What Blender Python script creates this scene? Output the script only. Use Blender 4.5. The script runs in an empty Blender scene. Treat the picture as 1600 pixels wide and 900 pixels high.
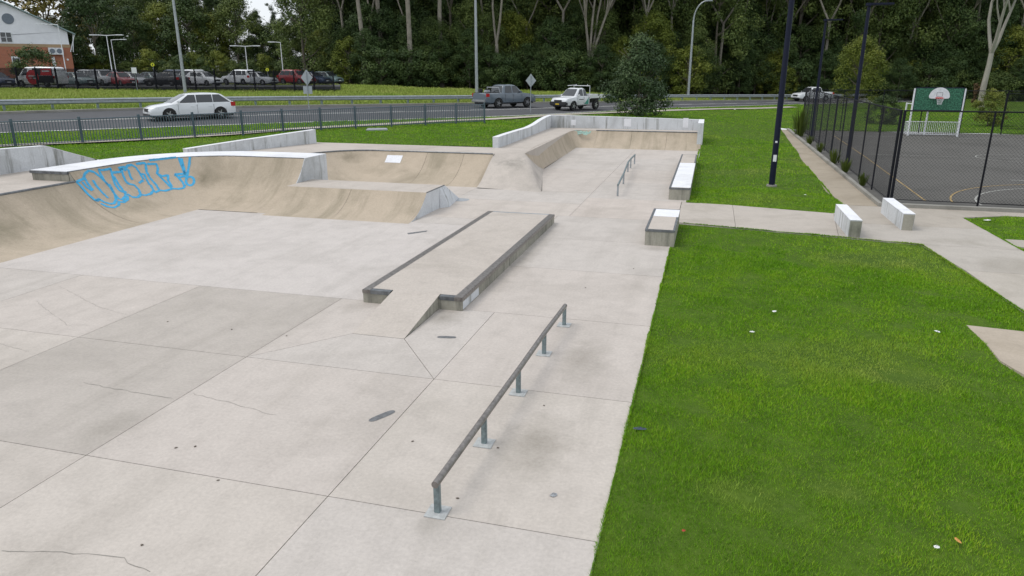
import bpy, bmesh, math, random
import numpy as np
from mathutils import Vector, Matrix
from mathutils.bvhtree import BVHTree
from mathutils.geometry import delaunay_2d_cdt, tessellate_polygon
R = math.radians
rng = np.random.default_rng(7); random.seed(7)
scene = bpy.context.scene
COL = scene.collection

# ------------------------------------------------------------------ camera
CAM_H, FPX, YHOR = 4.25, 1100.0, 110.0          # metres above the skate floor, focal length and horizon for a 1600 px frame
PITCH = math.atan((450 - YHOR) / FPX); AZ = math.atan2(315, 1151.4)
cam_d = bpy.data.cameras.new('camera'); cam = bpy.data.objects.new('camera', cam_d); COL.objects.link(cam)
cam.location = (0, 0, CAM_H); cam.rotation_euler = (math.pi / 2 - PITCH, 0, AZ)
cam_d.sensor_width = 36; cam_d.lens = FPX / 1600 * 36; cam_d.clip_start = .1; cam_d.clip_end = 3000
scene.camera = cam
# ------------------------------------------------------------------ light
SUN_EL, SUN_AZ = 58, 250          # sun azimuth (compass-like, from +Y clockwise), high and behind thin cloud
w = bpy.data.worlds.new('World'); scene.world = w; w.use_nodes = True
nt = w.node_tree; nt.nodes.clear()
sky = nt.nodes.new('ShaderNodeTexSky'); sky.sky_type = 'NISHITA'; sky.sun_disc = False
sky.sun_elevation = R(SUN_EL); sky.sun_rotation = R(SUN_AZ); sky.air_density = 1.0; sky.dust_density = 3.0
mx = nt.nodes.new('ShaderNodeMixRGB'); mx.inputs[0].default_value = .78; mx.inputs[2].default_value = (8.0, 8.35, 8.8, 1)
bg = nt.nodes.new('ShaderNodeBackground'); bg.inputs[1].default_value = .108
ow = nt.nodes.new('ShaderNodeOutputWorld')
nt.links.new(sky.outputs[0], mx.inputs[1]); nt.links.new(mx.outputs[0], bg.inputs[0]); nt.links.new(bg.outputs[0], ow.inputs[0])
sd = bpy.data.lights.new('sun', 'SUN'); sd.energy = 1.0; sd.angle = R(28); sd.color = (1, .96, .9)
sun = bpy.data.objects.new('sun', sd); COL.objects.link(sun)
_v = Vector((math.sin(R(SUN_AZ)) * math.cos(R(SUN_EL)), math.cos(R(SUN_AZ)) * math.cos(R(SUN_EL)), math.sin(R(SUN_EL))))
sun.rotation_euler = _v.to_track_quat('Z', 'Y').to_euler(); sun.location = (0, 0, 60)
vs = scene.view_settings; vs.view_transform = 'Standard'; vs.look = 'None'; vs.exposure = 0.27; vs.gamma = 1; vs.use_curve_mapping = False

# ------------------------------------------------------------------ layout helpers (survey of the place)
CP, SP = math.cos(PITCH), math.sin(PITCH); CA, SA = math.cos(AZ), math.sin(AZ)
def view_to_xy(vx, vy): return (vx * CA - vy * SA, vx * SA + vy * CA)
def G(px, py, z=0.0):                 # point of a level plane z seen at a survey pixel
    a = (px - 800) / FPX; b = (450 - py) / FPX
    dx, dy, dz = a, CP + b * SP, -SP + b * CP
    t = (z - CAM_H) / dz; x, y = view_to_xy(dx * t, dy * t)
    return Vector((x, y, z))
def V(px, dist, z=0.0):               # point at a bearing and horizontal distance
    a = (px - 800) / (FPX / CP); x, y = view_to_xy(a * dist, dist); return Vector((x, y, z))
def ray(px, py):
    a = (px - 800) / FPX; b = (450 - py) / FPX
    x, y = view_to_xy(a, CP + b * SP); return Vector((x, y, -SP + b * CP)).normalized()

# ------------------------------------------------------------------ materials
MATS = {}
def nodes_of(name):
    m = bpy.data.materials.new(name); m.use_nodes = True
    t = m.node_tree; return m, t, t.nodes['Principled BSDF']
def noise(t, scale, detail=4, rough=.6, vec=None, dist=0):
    n = t.nodes.new('ShaderNodeTexNoise'); n.inputs['Scale'].default_value = scale; n.inputs['Detail'].default_value = detail
    n.inputs['Roughness'].default_value = rough; n.inputs['Distortion'].default_value = dist
    if vec is not None: t.links.new(vec, n.inputs['Vector'])
    return n.outputs['Fac']
def ramp(t, fac, stops):
    r = t.nodes.new('ShaderNodeValToRGB'); e = r.color_ramp.elements
    while len(e) < len(stops): e.new(.5)
    for i, (p, c) in enumerate(stops): e[i].position = p; e[i].color = (*c, 1) if len(c) == 3 else c
    t.links.new(fac, r.inputs[0]); return r.outputs[0]
def mixc(t, fac, a, b, mode='MIX'):
    n = t.nodes.new('ShaderNodeMixRGB'); n.blend_type = mode
    for i, v in ((0, fac), (1, a), (2, b)):
        if hasattr(v, 'is_linked') or hasattr(v, 'links'): t.links.new(v, n.inputs[i])
        elif i == 0: n.inputs[0].default_value = v
        else: n.inputs[i].default_value = (*v, 1)
    return n.outputs[0]
def bump(t, p, h, strength=.3, dist=.02):
    b = t.nodes.new('ShaderNodeBump'); b.inputs['Strength'].default_value = strength; b.inputs['Distance'].default_value = dist
    t.links.new(h, b.inputs['Height']); t.links.new(b.outputs[0], p.inputs['Normal'])
def pos(t): return t.nodes.new('ShaderNodeNewGeometry').outputs['Position']
def mapped(t, v, sc):
    m = t.nodes.new('ShaderNodeMapping'); m.inputs['Scale'].default_value = sc; t.links.new(v, m.inputs['Vector']); return m.outputs[0]
def plain(name, c, rough=.6, metal=0, vary=.12, scale=6, coat=0, spec=.5):
    if name in MATS: return MATS[name]
    m, t, p = nodes_of(name); g = pos(t)
    f = noise(t, scale, 5, .6, g)
    p_c = ramp(t, f, [(.3, [v * (1 - vary) for v in c]), (.7, [min(1, v * (1 + vary)) for v in c])])
    t.links.new(p_c, p.inputs['Base Color']); p.inputs['Roughness'].default_value = rough; p.inputs['Metallic'].default_value = metal; p.inputs['Specular IOR Level'].default_value = spec
    if coat: p.inputs['Coat Weight'].default_value = coat; p.inputs['Coat Roughness'].default_value = .05
    MATS[name] = m; return m
def concrete(name, c, dirt=(.16, .15, .12), dirt_amt=.35, streak=None, samt=.42, sthr=(.52, .75), tint=False, fine=22, big=.45, rough=.85, blotch=(.48, .72), spots=()):
    m, t, p = nodes_of(name); g = pos(t)
    n1 = noise(t, big, 6, .62, g, .6); n2 = noise(t, fine, 4, .7, g); n3 = noise(t, 2.3, 6, .65, g, .3)
    base = ramp(t, n3, [(.25, [v * .9 for v in c]), (.5, c), (.8, [min(1, v * 1.07) for v in c])])
    mask = ramp(t, n1, [(blotch[0], (0, 0, 0)), (blotch[1], (dirt_amt,) * 3)])
    col = mixc(t, mask, base, dirt)
    if streak:                                             # dirt and tyre streaks with a direction of their own
        n4 = noise(t, 1.0, 5, .7, mapped(t, g, streak), .2)
        mk = ramp(t, n4, [(sthr[0], (0, 0, 0)), (sthr[1], (samt,) * 3)]); col = mixc(t, mk, col, dirt)
    for c0, r0_, am in spots:                              # stains and darker patches that sit at one place on the surface
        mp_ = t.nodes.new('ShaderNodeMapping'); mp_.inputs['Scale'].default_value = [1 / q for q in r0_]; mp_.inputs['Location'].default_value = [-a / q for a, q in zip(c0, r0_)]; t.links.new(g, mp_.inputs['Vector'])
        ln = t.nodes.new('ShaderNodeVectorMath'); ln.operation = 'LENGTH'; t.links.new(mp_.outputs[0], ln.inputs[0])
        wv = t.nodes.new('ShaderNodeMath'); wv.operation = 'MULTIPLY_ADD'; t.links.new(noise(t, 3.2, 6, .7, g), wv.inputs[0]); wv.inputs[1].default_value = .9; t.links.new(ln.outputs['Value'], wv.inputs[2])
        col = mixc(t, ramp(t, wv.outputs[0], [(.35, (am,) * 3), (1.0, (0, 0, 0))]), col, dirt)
    n5 = noise(t, 60, 2, .5, g); sp = ramp(t, n5, [(.27, (.25,) * 3), (.33, (0, 0, 0))]); col = mixc(t, sp, col, (.1, .095, .085))
    fg = ramp(t, n2, [(.25, (.86,) * 3), (.75, (1.08,) * 3)]); col = mixc(t, 1.0, col, fg, 'MULTIPLY')
    if tint:
        oi = t.nodes.new('ShaderNodeObjectInfo'); col = mixc(t, 1.0, col, oi.outputs['Color'], 'MULTIPLY')
    t.links.new(col, p.inputs['Base Color']); p.inputs['Roughness'].default_value = rough
    p.inputs['Specular IOR Level'].default_value = .25
    bump(t, p, n2, .25, .01); MATS[name] = m; return m
M_FLOOR = concrete('floor_concrete', (.53, .488, .448), tint=True, dirt=(.30, .275, .24), blotch=(.47, .75), dirt_amt=.38, streak=(1.9, .2, 1), samt=.30, sthr=(.5, .78), spots=[((-1.7, 7.3, 0), (1.0, 1.6, 1), .85), ((-1.6, 10.0, 0), (.95, 1.8, 1), .8), ((-3.95, 15.6, 0), (.5, 5.8, 1), .8), ((-4.35, 11.2, 0), (.75, 1.1, 1), .9), ((-1.05, 17.4, 0), (.9, .6, 1), .55), ((-6.9, 6.2, 0), (.8, 1.1, 1), .5), ((-6.2, 11.3, 0), (.6, .7, 1), .5), ((-2.3, 5.5, 0), (.4, .4, 1), .5), ((-1.2, 14, 0), (.5, 3, 1), .35)])  # spots darken the floor beside the rail, pad, kicker and short ledge
RC = (.475, .40, .31)
M_RAMP = concrete('ramp_concrete', RC, dirt=(.2, .175, .12), dirt_amt=.5, big=.5, blotch=(.5, .72), spots=[((-16.5, 20.4, .7), (1.1, 1.1, .9), .8), ((-14.4, 27.0, .8), (1.3, .9, .6), .8)])
M_RAMPX = concrete('ramp_concrete_streaked_across', RC, dirt=(.17, .155, .10), dirt_amt=.35, big=.5, streak=(.16, 1.5, .3), samt=.42, sthr=(.5, .7), spots=[((-16.9, 13.2, .4), (1.5, 2.2, .8), .7), ((-16.6, 17.6, .3), (.9, 1.6, .5), .5)])
M_RAMPY = concrete('ramp_concrete_streaked_along', RC, dirt=(.17, .155, .10), dirt_amt=.35, big=.5, streak=(1.5, .16, .3), samt=.42, sthr=(.5, .7), spots=[((-8.6, 19.3, .4), (.7, .9, .6), .6), ((-13.4, 20.4, .9), (.5, .8, .9), .6)])
M_DECK = concrete('deck_concrete', (.515, .465, .415), dirt=(.28, .25, .21), dirt_amt=.4)
M_PATH = concrete('path_concrete', (.45, .415, .37), dirt=(.25, .225, .18), dirt_amt=.55, tint=True)
M_SIDE = concrete('raw_side_concrete', (.36, .345, .29), dirt=(.10, .10, .085), dirt_amt=.7, streak=(6, 6, .5), samt=.7, sthr=(.48, .7))
M_WHITE = concrete('white_painted_concrete', (.62, .64, .66), dirt=(.15, .15, .125), dirt_amt=.45, streak=(3.2, 3.2, .25), samt=.75, sthr=(.53, .68))
M_WTOP = concrete('white_paint_top', (.80, .81, .84), dirt=(.42, .42, .4), dirt_amt=.35)
M_STEEL = plain('worn_steel_edge', (.17, .18, .19), .42, .6, .35, 9)
M_RUST = plain('worn_brown_steel', (.215, .198, .185), .36, .5, .35, 16)
M_GALV = plain('galvanised_steel', (.36, .39, .41), .45, .5, .18, 5)
M_GALVP = plain('weathered_galvanised_post', (.2, .25, .26), .5, .4, .3, 20)
M_PLATE = plain('pale_base_plate', (.44, .455, .45), .6, .1, .2, 18)
M_JOINT = plain('joint_filler', (.13, .12, .105), .95)
M_CRACK = plain('crack_dark', (.25, .235, .21), .95)
M_BLACK = plain('black_powder_coat', (.008, .009, .014), .55, spec=.2)
M_NAVY = plain('dark_navy_pole_paint', (.008, .011, .028), .5, spec=.2)
M_WPAINT = plain('white_gloss_paint', (.72, .74, .76), .35)
M_FENCE = plain('slate_blue_grey_fence', (.085, .12, .15), .45, .2)
M_ASPH = concrete('asphalt', (.095, .097, .103), dirt=(.06, .06, .06), dirt_amt=.4, fine=30, big=.25)
M_COURT = concrete('court_asphalt', (.122, .118, .108), dirt=(.07, .068, .06), dirt_amt=.6, fine=26, big=.3)
M_LINE = plain('road_line_paint', (.72, .72, .70), .6)
M_YLINE = plain('yellow_line_paint', (.36, .25, .10), .7, 0, .25)
M_WLINE = plain('worn_white_line_paint', (.38, .38, .35), .7, 0, .3)
M_KERB = concrete('kerb_concrete', (.30, .29, .26), dirt=(.12, .12, .10), dirt_amt=.6)
M_GLASS = plain('dark_window_glass', (.03, .036, .04), .05, 0, .05, spec=.8)
M_TYRE = plain('tyre_rubber', (.02, .02, .02), .8)
M_RIM = plain('alloy_rim', (.42, .43, .45), .3, .7)
M_RED = plain('red_lens', (.45, .02, .02), .2)
M_LAMP = plain('clear_headlamp', (.55, .58, .6), .12, .3)
M_PLAST = plain('black_plastic_trim', (.025, .026, .028), .6)
M_BLUE = plain('sky_blue_spray_paint', (.045, .36, .62), .6, 0, .2, 10)
M_TEAL = plain('faded_teal_spray_paint', (.30, .46, .40), .7, 0, .25, 12)
M_PATCH = plain('dark_worn_patch', (.14, .145, .15), .6, 0, .4, 12)
M_PATCHB = plain('bluish_repair_patch', (.33, .35, .37), .8, 0, .1, 6)
M_BRICK = None
M_BARK = concrete('pale_eucalypt_bark', (.29, .265, .22), dirt=(.10, .09, .075), dirt_amt=.7, streak=(1.2, 1.2, .15), fine=5, big=.8)
M_BARKD = concrete('brown_bark', (.16, .14, .11), dirt=(.05, .045, .035), dirt_amt=.6, streak=(1.5, 1.5, .2), fine=5, big=.8)
def leaf_mat(name, dark, mid, light, sc=.35):
    m, t, p = nodes_of(name); g = pos(t)
    at = t.nodes.new('ShaderNodeAttribute'); at.attribute_name = 'tint'
    oi = t.nodes.new('ShaderNodeObjectInfo')
    f = noise(t, sc, 3, .6, g)
    a = t.nodes.new('ShaderNodeMath'); a.operation = 'ADD'; t.links.new(at.outputs['Fac'], a.inputs[0]); t.links.new(f, a.inputs[1])
    b = t.nodes.new('ShaderNodeMath'); b.operation = 'MULTIPLY_ADD'; t.links.new(oi.outputs['Random'], b.inputs[0]); b.inputs[1].default_value = .35; t.links.new(a.outputs[0], b.inputs[2])
    c = t.nodes.new('ShaderNodeMath'); c.operation = 'MULTIPLY'; t.links.new(b.outputs[0], c.inputs[0]); c.inputs[1].default_value = .5
    col = ramp(t, c.outputs[0], [(.25, dark), (.55, mid), (.85, light)])
    t.links.new(col, p.inputs['Base Color']); p.inputs['Roughness'].default_value = .6; p.inputs['Specular IOR Level'].default_value = .25
    MATS[name] = m; return m
L_EUC = leaf_mat('eucalypt_leaf', (.032, .056, .015), (.08, .118, .028), (.175, .215, .052))
L_DARK = leaf_mat('dark_scrub_leaf', (.018, .040, .012), (.045, .08, .022), (.10, .142, .036))
L_BUSH = leaf_mat('glossy_bush_leaf', (.02, .042, .015), (.042, .075, .026), (.09, .13, .045))
L_YEL = leaf_mat('yellow_green_leaf', (.06, .09, .012), (.13, .165, .022), (.24, .25, .04))
L_AUT = leaf_mat('autumn_leaf', (.07, .08, .015), (.15, .12, .02), (.25, .15, .03))
def ground_mat():
    m, t, p = nodes_of('lawn_ground'); g = pos(t)
    n1 = noise(t, .5, 6, .65, g, .5); n2 = noise(t, 9, 5, .7, g); n3 = noise(t, 1.7, 5, .6, g, .4)
    green = ramp(t, n3, [(.25, (.05, .12, .006)), (.55, (.085, .18, .009)), (.8, (.12, .21, .014))])
    dry = ramp(t, n2, [(.3, (.10, .12, .03)), (.7, (.16, .165, .05))])
    at = t.nodes.new('ShaderNodeAttribute'); at.attribute_name = 'zone'
    sep = t.nodes.new('ShaderNodeSeparateColor'); t.links.new(at.outputs['Color'], sep.inputs[0])
    fl = ramp(t, n2, [(.3, (.035, .03, .018)), (.7, (.07, .06, .035))])
    col = mixc(t, ramp(t, n1, [(.62, (0, 0, 0)), (.8, (.35,) * 3)]), green, (.10, .13, .03))
    bz = t.nodes.new('ShaderNodeMath'); bz.operation = 'MULTIPLY'; bz.inputs[1].default_value = .55; t.links.new(n2, bz.inputs[0]); col = mixc(t, bz.outputs[0], col, (.09, .085, .04))
    col = mixc(t, sep.outputs[0], col, dry); col = mixc(t, sep.outputs[1], col, fl)
    col = mixc(t, 1.0, col, ramp(t, n2, [(.2, (.6,) * 3), (.8, (1.2,) * 3)]), 'MULTIPLY')
    t.links.new(col, p.inputs['Base Color']); p.inputs['Roughness'].default_value = .9; p.inputs['Specular IOR Level'].default_value = .1
    bump(t, p, n2, .8, .05); return m
M_GROUND = ground_mat()
def grass_mat():
    m, t, p = nodes_of('grass_blade'); g = pos(t)
    at = t.nodes.new('ShaderNodeAttribute'); at.attribute_name = 'tint'
    n1 = noise(t, .9, 5, .6, g, .5); n2 = noise(t, .22, 4, .6, g)
    a = t.nodes.new('ShaderNodeMath'); a.operation = 'ADD'; t.links.new(n1, a.inputs[0]); t.links.new(at.outputs['Fac'], a.inputs[1])
    h = t.nodes.new('ShaderNodeMath'); h.operation = 'MULTIPLY'; h.inputs[1].default_value = .5; t.links.new(a.outputs[0], h.inputs[0])
    col = ramp(t, h.outputs[0], [(.2, (.07, .185, .004)), (.5, (.165, .37, .008)), (.8, (.37, .50, .03))])
    zn = t.nodes.new('ShaderNodeAttribute'); zn.attribute_name = 'dry'
    col = mixc(t, zn.outputs['Fac'], col, (.36, .40, .10))
    col = mixc(t, ramp(t, n2, [(.45, (0, 0, 0)), (.75, (.5,) * 3)]), col, (.135, .29, .008))
    t.links.new(col, p.inputs['Base Color']); p.inputs['Roughness'].default_value = .55; p.inputs['Specular IOR Level'].default_value = .2
    return m
M_GRASS = grass_mat()
def paint(name, c, rough=.28):
    return plain('car_paint_' + name, c, rough, 0, .03, 2, .6)

# ------------------------------------------------------------------ mesh helpers
class MB:
    def __init__(s): s.v = []; s.f = []; s.mi = []
    def poly(s, pts, mi=0):
        n = len(s.v); s.v += [tuple(p) for p in pts]; s.f.append(tuple(range(n, n + len(pts)))); s.mi.append(mi); return s
    def box(s, x0, x1, y0, y1, z0, z1, mi=0):
        n = len(s.v); s.v += [(x, y, z) for z in (z0, z1) for y in (y0, y1) for x in (x0, x1)]
        for f in ((0, 2, 3, 1), (4, 5, 7, 6), (0, 1, 5, 4), (2, 6, 7, 3), (0, 4, 6, 2), (1, 3, 7, 5)):
            s.f.append(tuple(n + i for i in f)); s.mi.append(mi)
        return s
    def obox(s, c, ax, L, W, H, mi=0):          # oriented box: centre base c, axis ax (2D), along L, across W, up H
        ax = Vector((ax[0], ax[1], 0)).normalized(); q = Vector((-ax.y, ax.x, 0)); c = Vector(c); n = len(s.v)
        for z in (0, H):
            for b in (-W / 2, W / 2):
                for a in (-L / 2, L / 2): s.v.append(tuple(c + ax * a + q * b + Vector((0, 0, z))))
        for f in ((0, 2, 3, 1), (4, 5, 7, 6), (0, 1, 5, 4), (2, 6, 7, 3), (0, 4, 6, 2), (1, 3, 7, 5)):
            s.f.append(tuple(n + i for i in f)); s.mi.append(mi)
        return s
    def prism(s, pts, z0, z1, mi=0):            # polygon with per-point z allowed (z1 list) extruded down to z0
        k = len(pts); n = len(s.v)
        zt = z1 if hasattr(z1, '__len__') else [z1] * k; zb = z0 if hasattr(z0, '__len__') else [z0] * k
        s.v += [(p[0], p[1], zb[i]) for i, p in enumerate(pts)] + [(p[0], p[1], zt[i]) for i, p in enumerate(pts)]
        for t in tessellate_polygon([[Vector((p[0], p[1], 0)) for p in pts]]):
            s.f.append(tuple(n + k + i for i in t)); s.mi.append(mi); s.f.append(tuple(n + i for i in reversed(t))); s.mi.append(mi)
        for i in range(k):
            j = (i + 1) % k; s.f.append((n + i, n + j, n + k + j, n + k + i)); s.mi.append(mi)
        return s
    def tube(s, pts, r, seg=8, mi=0, cap=True):
        pts = [Vector(p) for p in pts]; k = len(pts); rr = r if hasattr(r, '__len__') else [r] * k
        n = len(s.v); prev = None
        for i, p in enumerate(pts):
            d = (pts[min(i + 1, k - 1)] - pts[max(i - 1, 0)]).normalized()
            if prev is None: prev = Vector((1, 0, 0)) if abs(d.x) < .9 else Vector((0, 1, 0))
            a = (prev - d * prev.dot(d)).normalized(); b = d.cross(a); prev = a
            for q in range(seg):
                t = 2 * math.pi * (q + .5) / seg; s.v.append(tuple(p + a * (rr[i] * math.cos(t)) + b * (rr[i] * math.sin(t))))
        for i in range(k - 1):
            for q in range(seg):
                q2 = (q + 1) % seg; s.f.append((n + i * seg + q, n + i * seg + q2, n + (i + 1) * seg + q2, n + (i + 1) * seg + q)); s.mi.append(mi)
        if cap:
            s.f.append(tuple(n + q for q in reversed(range(seg)))); s.mi.append(mi)
            s.f.append(tuple(n + (k - 1) * seg + q for q in range(seg))); s.mi.append(mi)
        return s
    def grid(s, rows, mi=0):
        n = len(s.v); R_, C_ = len(rows), len(rows[0])
        for r in rows: s.v += [tuple(p) for p in r]
        for i in range(R_ - 1):
            for j in range(C_ - 1):
                a = n + i * C_ + j; s.f.append((a, a + 1, a + C_ + 1, a + C_)); s.mi.append(mi)
        return s
    def mesh(s, name, mats, fix=True, smooth=None):
        me = bpy.data.meshes.new(name); me.from_pydata(s.v, [], s.f)
        for m in (mats if isinstance(mats, (list, tuple)) else [mats]): me.materials.append(m)
        if any(s.mi): me.polygons.foreach_set('material_index', s.mi)
        if fix:
            b = bmesh.new(); b.from_mesh(me); bmesh.ops.recalc_face_normals(b, faces=b.faces); b.to_mesh(me); b.free()
        if smooth is not None:
            me.polygons.foreach_set('use_smooth', [True] * len(me.polygons)); me.set_sharp_from_angle(angle=R(smooth))
        me.update(); return me
    def build(s, name, mats, parent=None, fix=True, smooth=None, bevel=0):
        me = s.mesh(name, mats, fix, smooth)
        if bevel:
            b = bmesh.new(); b.from_mesh(me); bmesh.ops.remove_doubles(b, verts=b.verts, dist=1e-5)
            es = [e for e in b.edges if len(e.link_faces) == 2 and e.calc_face_angle(0) > .5]
            bmesh.ops.bevel(b, geom=es, offset=bevel, segments=2, affect='EDGES', clamp_overlap=True); b.to_mesh(me); b.free(); me.update()
        return link(name, me, parent)
def link(name, me, parent=None, loc=None, rot=None):
    o = bpy.data.objects.new(name, me); COL.objects.link(o)
    if parent is not None: o.parent = parent
    if loc is not None: o.location = loc
    if rot is not None: o.rotation_euler = rot
    return o
def tag(o, label=None, cat=None, group=None, kind=None):
    if label: o['label'] = label
    if cat: o['category'] = cat
    if group: o['group'] = group
    if kind: o['kind'] = kind
    return o
def thing(name, label, cat, loc=(0, 0, 0), rz=0, group=None):
    o = bpy.data.objects.new(name, None); COL.objects.link(o); o.empty_display_size = .2
    o.location = loc; o.rotation_euler = (0, 0, rz); return tag(o, label, cat, group)
def struct(o): o['kind'] = 'structure'; return o

# ------------------------------------------------------------------ terrain height
NE = [G(*q) for q in ((-260, 216.5, 1.15), (0, 208, 1.22), (200, 201, 1.28), (400, 193.5, 1.3), (600, 187.5, 1.27), (757, 183, 1.2), (830, 180.5, 1.12), (1050, 168.5, .75), (1240, 163, .4))]
NE += [Vector((27, 111, .15)), Vector((60, 128, -.1))]
FK = [G(*q) for q in ((-260, 188, 1.8), (0, 178, 1.8), (220, 171.5, 1.75), (400, 168, 1.7), (740, 163, 1.4))] 
FK += [Vector((-12.0, 72.5, 1.15)), Vector((-3.5, 83.0, .9)), Vector((8.5, 98.5, .55)), Vector((25, 117, .25)), Vector((57, 136, 0))]
def resample(P, n):
    d = [0]
    for i in range(1, len(P)): d.append(d[-1] + (P[i] - P[i - 1]).length)
    out = []
    for k in range(n):
        t = d[-1] * k / (n - 1); i = max(j for j in range(len(d)) if d[j] <= t + 1e-9); i = min(i, len(P) - 2)
        out.append(P[i].lerp(P[i + 1], (t - d[i]) / (d[i + 1] - d[i])))
    return out
def smooth_line(P, it=6):
    P = [p.copy() for p in P]
    for _ in range(it):
        Q = [p.copy() for p in P]
        for i in range(1, len(P) - 1): Q[i] = P[i] * .5 + (P[i - 1] + P[i + 1]) * .25
        P = Q
    return P
NE = smooth_line(resample(NE, 70)); FK = smooth_line(resample(FK, 70))
ctrl = [(x, y, -.03) for x in (-.6, 2.5, 6, 10, 16) for y in (-4, 3, 9, 15, 21)] + [(-.5, y, -.02) for y in (24, 29, 34, 39)] + \
    [(2.5, 27, 0), (2.5, 33, .05), (2.5, 40, .12), (5.3, 28, -.03), (5.3, 38, -.03), (5.3, 48, 0), (5.4, 55, .02), (2.2, 48, .35), (-.3, 46, .55), (-.2, 51, .75), (-5, 46, .95), (-5, 52, 1.0), (3, 56, .4), (6, 62, .1), (8, 72, .12), (4, 72, .45)] + \
    [(x, y, -.02) for x in (6, 12, 20, 28) for y in (25, 35, 45, 56)] + [(12, 62, .0), (20, 62, 0), (28, 64, 0), (20, 78, .1), (32, 85, .1), (36, 60, 0), (45, 50, 0)] + \
    [(-17.8, 30.3, .98), (-13, 30.3, .98), (-9, 30.3, .98), (-9.3, 37, 1.0), (-9.7, 43.9, 1.02), (-19.6, 23.3, 1.1), (-20.5, 20.9, 1.15), (-21.7, 17, 1.3), (-21.7, 8, 1.3), (-30, 8, 1.3),
     (-28.8, 23.4, 1.12), (-24, 28, 1.15), (-19.7, 32.5, 1.2), (-12.8, 40.5, 1.22), (-13, 36, 1.12), (-11.5, 46, 1.12)] + \
    [(p.x, p.y, p.z) for p in NE[::3]] + [(p.x, p.y, p.z + .03) for p in FK[::3]] + \
    [(-50, 60, 2.1), (-60, 62, 2.35), (-80.6, 67, 2.6), (-67, 75, 2.6), (-45, 81, 2.6), (-60, 100, 2.7), (-100, 90, 2.7), (-100, 60, 2.3), (-38, 60, 1.95), (-32, 75, 2.1), (-27, 83, 1.9), (-39, 92, 2.2), (-20, 90, 1.7), (-2.5, 97, 1.0),
     (-10, 110, 1.6), (10, 112, .7), (35, 115, .5), (60, 100, .2), (60, 150, .6), (0, 150, 1.6), (-60, 150, 2.7), (-130, 100, 2.7), (-110, 20, 1.5), (100, 80, 0), (100, 150, .3)]
C_ = np.array(ctrl); 
def _tps(r2): return np.where(r2 > 1e-12, r2 * np.log(np.maximum(r2, 1e-12)), 0)
_S = 30.0; _X = C_[:, :2] / _S; _n = len(C_)
_K = _tps(((_X[:, None] - _X[None]) ** 2).sum(-1)) + 1e-4 * np.eye(_n)
_Pm = np.c_[np.ones(_n), _X]; _A = np.block([[_K, _Pm], [_Pm.T, np.zeros((3, 3))]])
_w = np.linalg.solve(_A, np.r_[C_[:, 2], 0, 0, 0])
def ZT(xy):
    xy = np.atleast_2d(np.asarray(xy, float))[:, :2] / _S; out = np.empty(len(xy))
    for i in range(0, len(xy), 20000):
        q = xy[i:i + 20000]; out[i:i + 20000] = _tps(((q[:, None] - _X[None]) ** 2).sum(-1)) @ _w[:_n] + _w[_n] + q @ _w[_n + 1:]
    return np.clip(out, -.25, 3.2)
def zt(x, y): return float(ZT([(x, y)])[0])

# ------------------------------------------------------------------ outlines of everything hard that the lawn goes round
PARK = [(-.70, 1), (-.70, 20.8), (-.55, 24.2), (-.42, 35), (-.33, 43.98), (-9.72, 43.98), (-9.08, 30.2), (-17.9, 30.25), (-19.7, 23.3), (-20.6, 20.8), (-21.6, 20.8), (-21.6, 1)]
PATHS = {
 'cross': [(-.70, 20.8), (3.57, 20.03), (5.47, 19.66), (5.75, 17.2), (5.87, 14.3), (5.9, 9), (7.75, 9), (7.7, 19.5), (7.6, 23.8), (8.9, 24.4), (14, 24.6), (30, 24.6), (30, 25.15), (5.55, 25.15), (4.55, 25.15), (3.95, 23.5), (.86, 24.16), (-.55, 24.2)],
 'side': [(4.55, 25.15), (5.55, 25.15), (5.62, 40), (5.95, 57.5), (5.2, 57.5), (4.5, 35), (4.35, 28)],
 'slab': [(4.6, 13.25), (4.62, 12.4), (4.58, 11.6), (4.75, 11.0), (5.9, 10.2), (5.9, 13.1)],
 'pad': [(7.72, 20.9), (12, 20.9), (12, 20.0), (7.7, 20.0)],
}
COURT = [(5.55, 25.15), (30, 25.15), (30, 57.6), (6.1, 57.6), (5.62, 40)]
ROADP = [(p.x, p.y) for p in NE] + [(p.x, p.y) for p in reversed(FK)]
VERGE_PATH_C = [G(-150, 232, 1.2), G(60, 224, 1.18), G(180, 220, 1.2), G(400, 207, 1.22), G(757, 187.5, 1.2), G(830, 183.5, 1.1), G(930, 177.5, 1.0), G(1050, 171.5, .8), G(1240, 166.5, .42)]
VERGE_PATH_C = smooth_line(resample(VERGE_PATH_C, 50), 4)
def inside(poly, P):
    P = np.atleast_2d(P); x, y = P[:, 0], P[:, 1]; r = np.zeros(len(P), bool); n = len(poly)
    for i in range(n):
        x1, y1 = poly[i][:2]; x2, y2 = poly[(i + 1) % n][:2]
        if y1 == y2: continue
        c = ((y1 > y) != (y2 > y)) & (x < (x2 - x1) * (y - y1) / (y2 - y1) + x1); r ^= c
    return r
HOLES = [PARK, COURT, ROADP] + list(PATHS.values())
def dense(poly, step):
    out = []
    for i in range(len(poly)):
        a = Vector(poly[i][:2]); b = Vector(poly[(i + 1) % len(poly)][:2]); k = max(1, int((b - a).length / step))
        out += [a.lerp(b, j / k) for j in range(k)]
    return out
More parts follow.
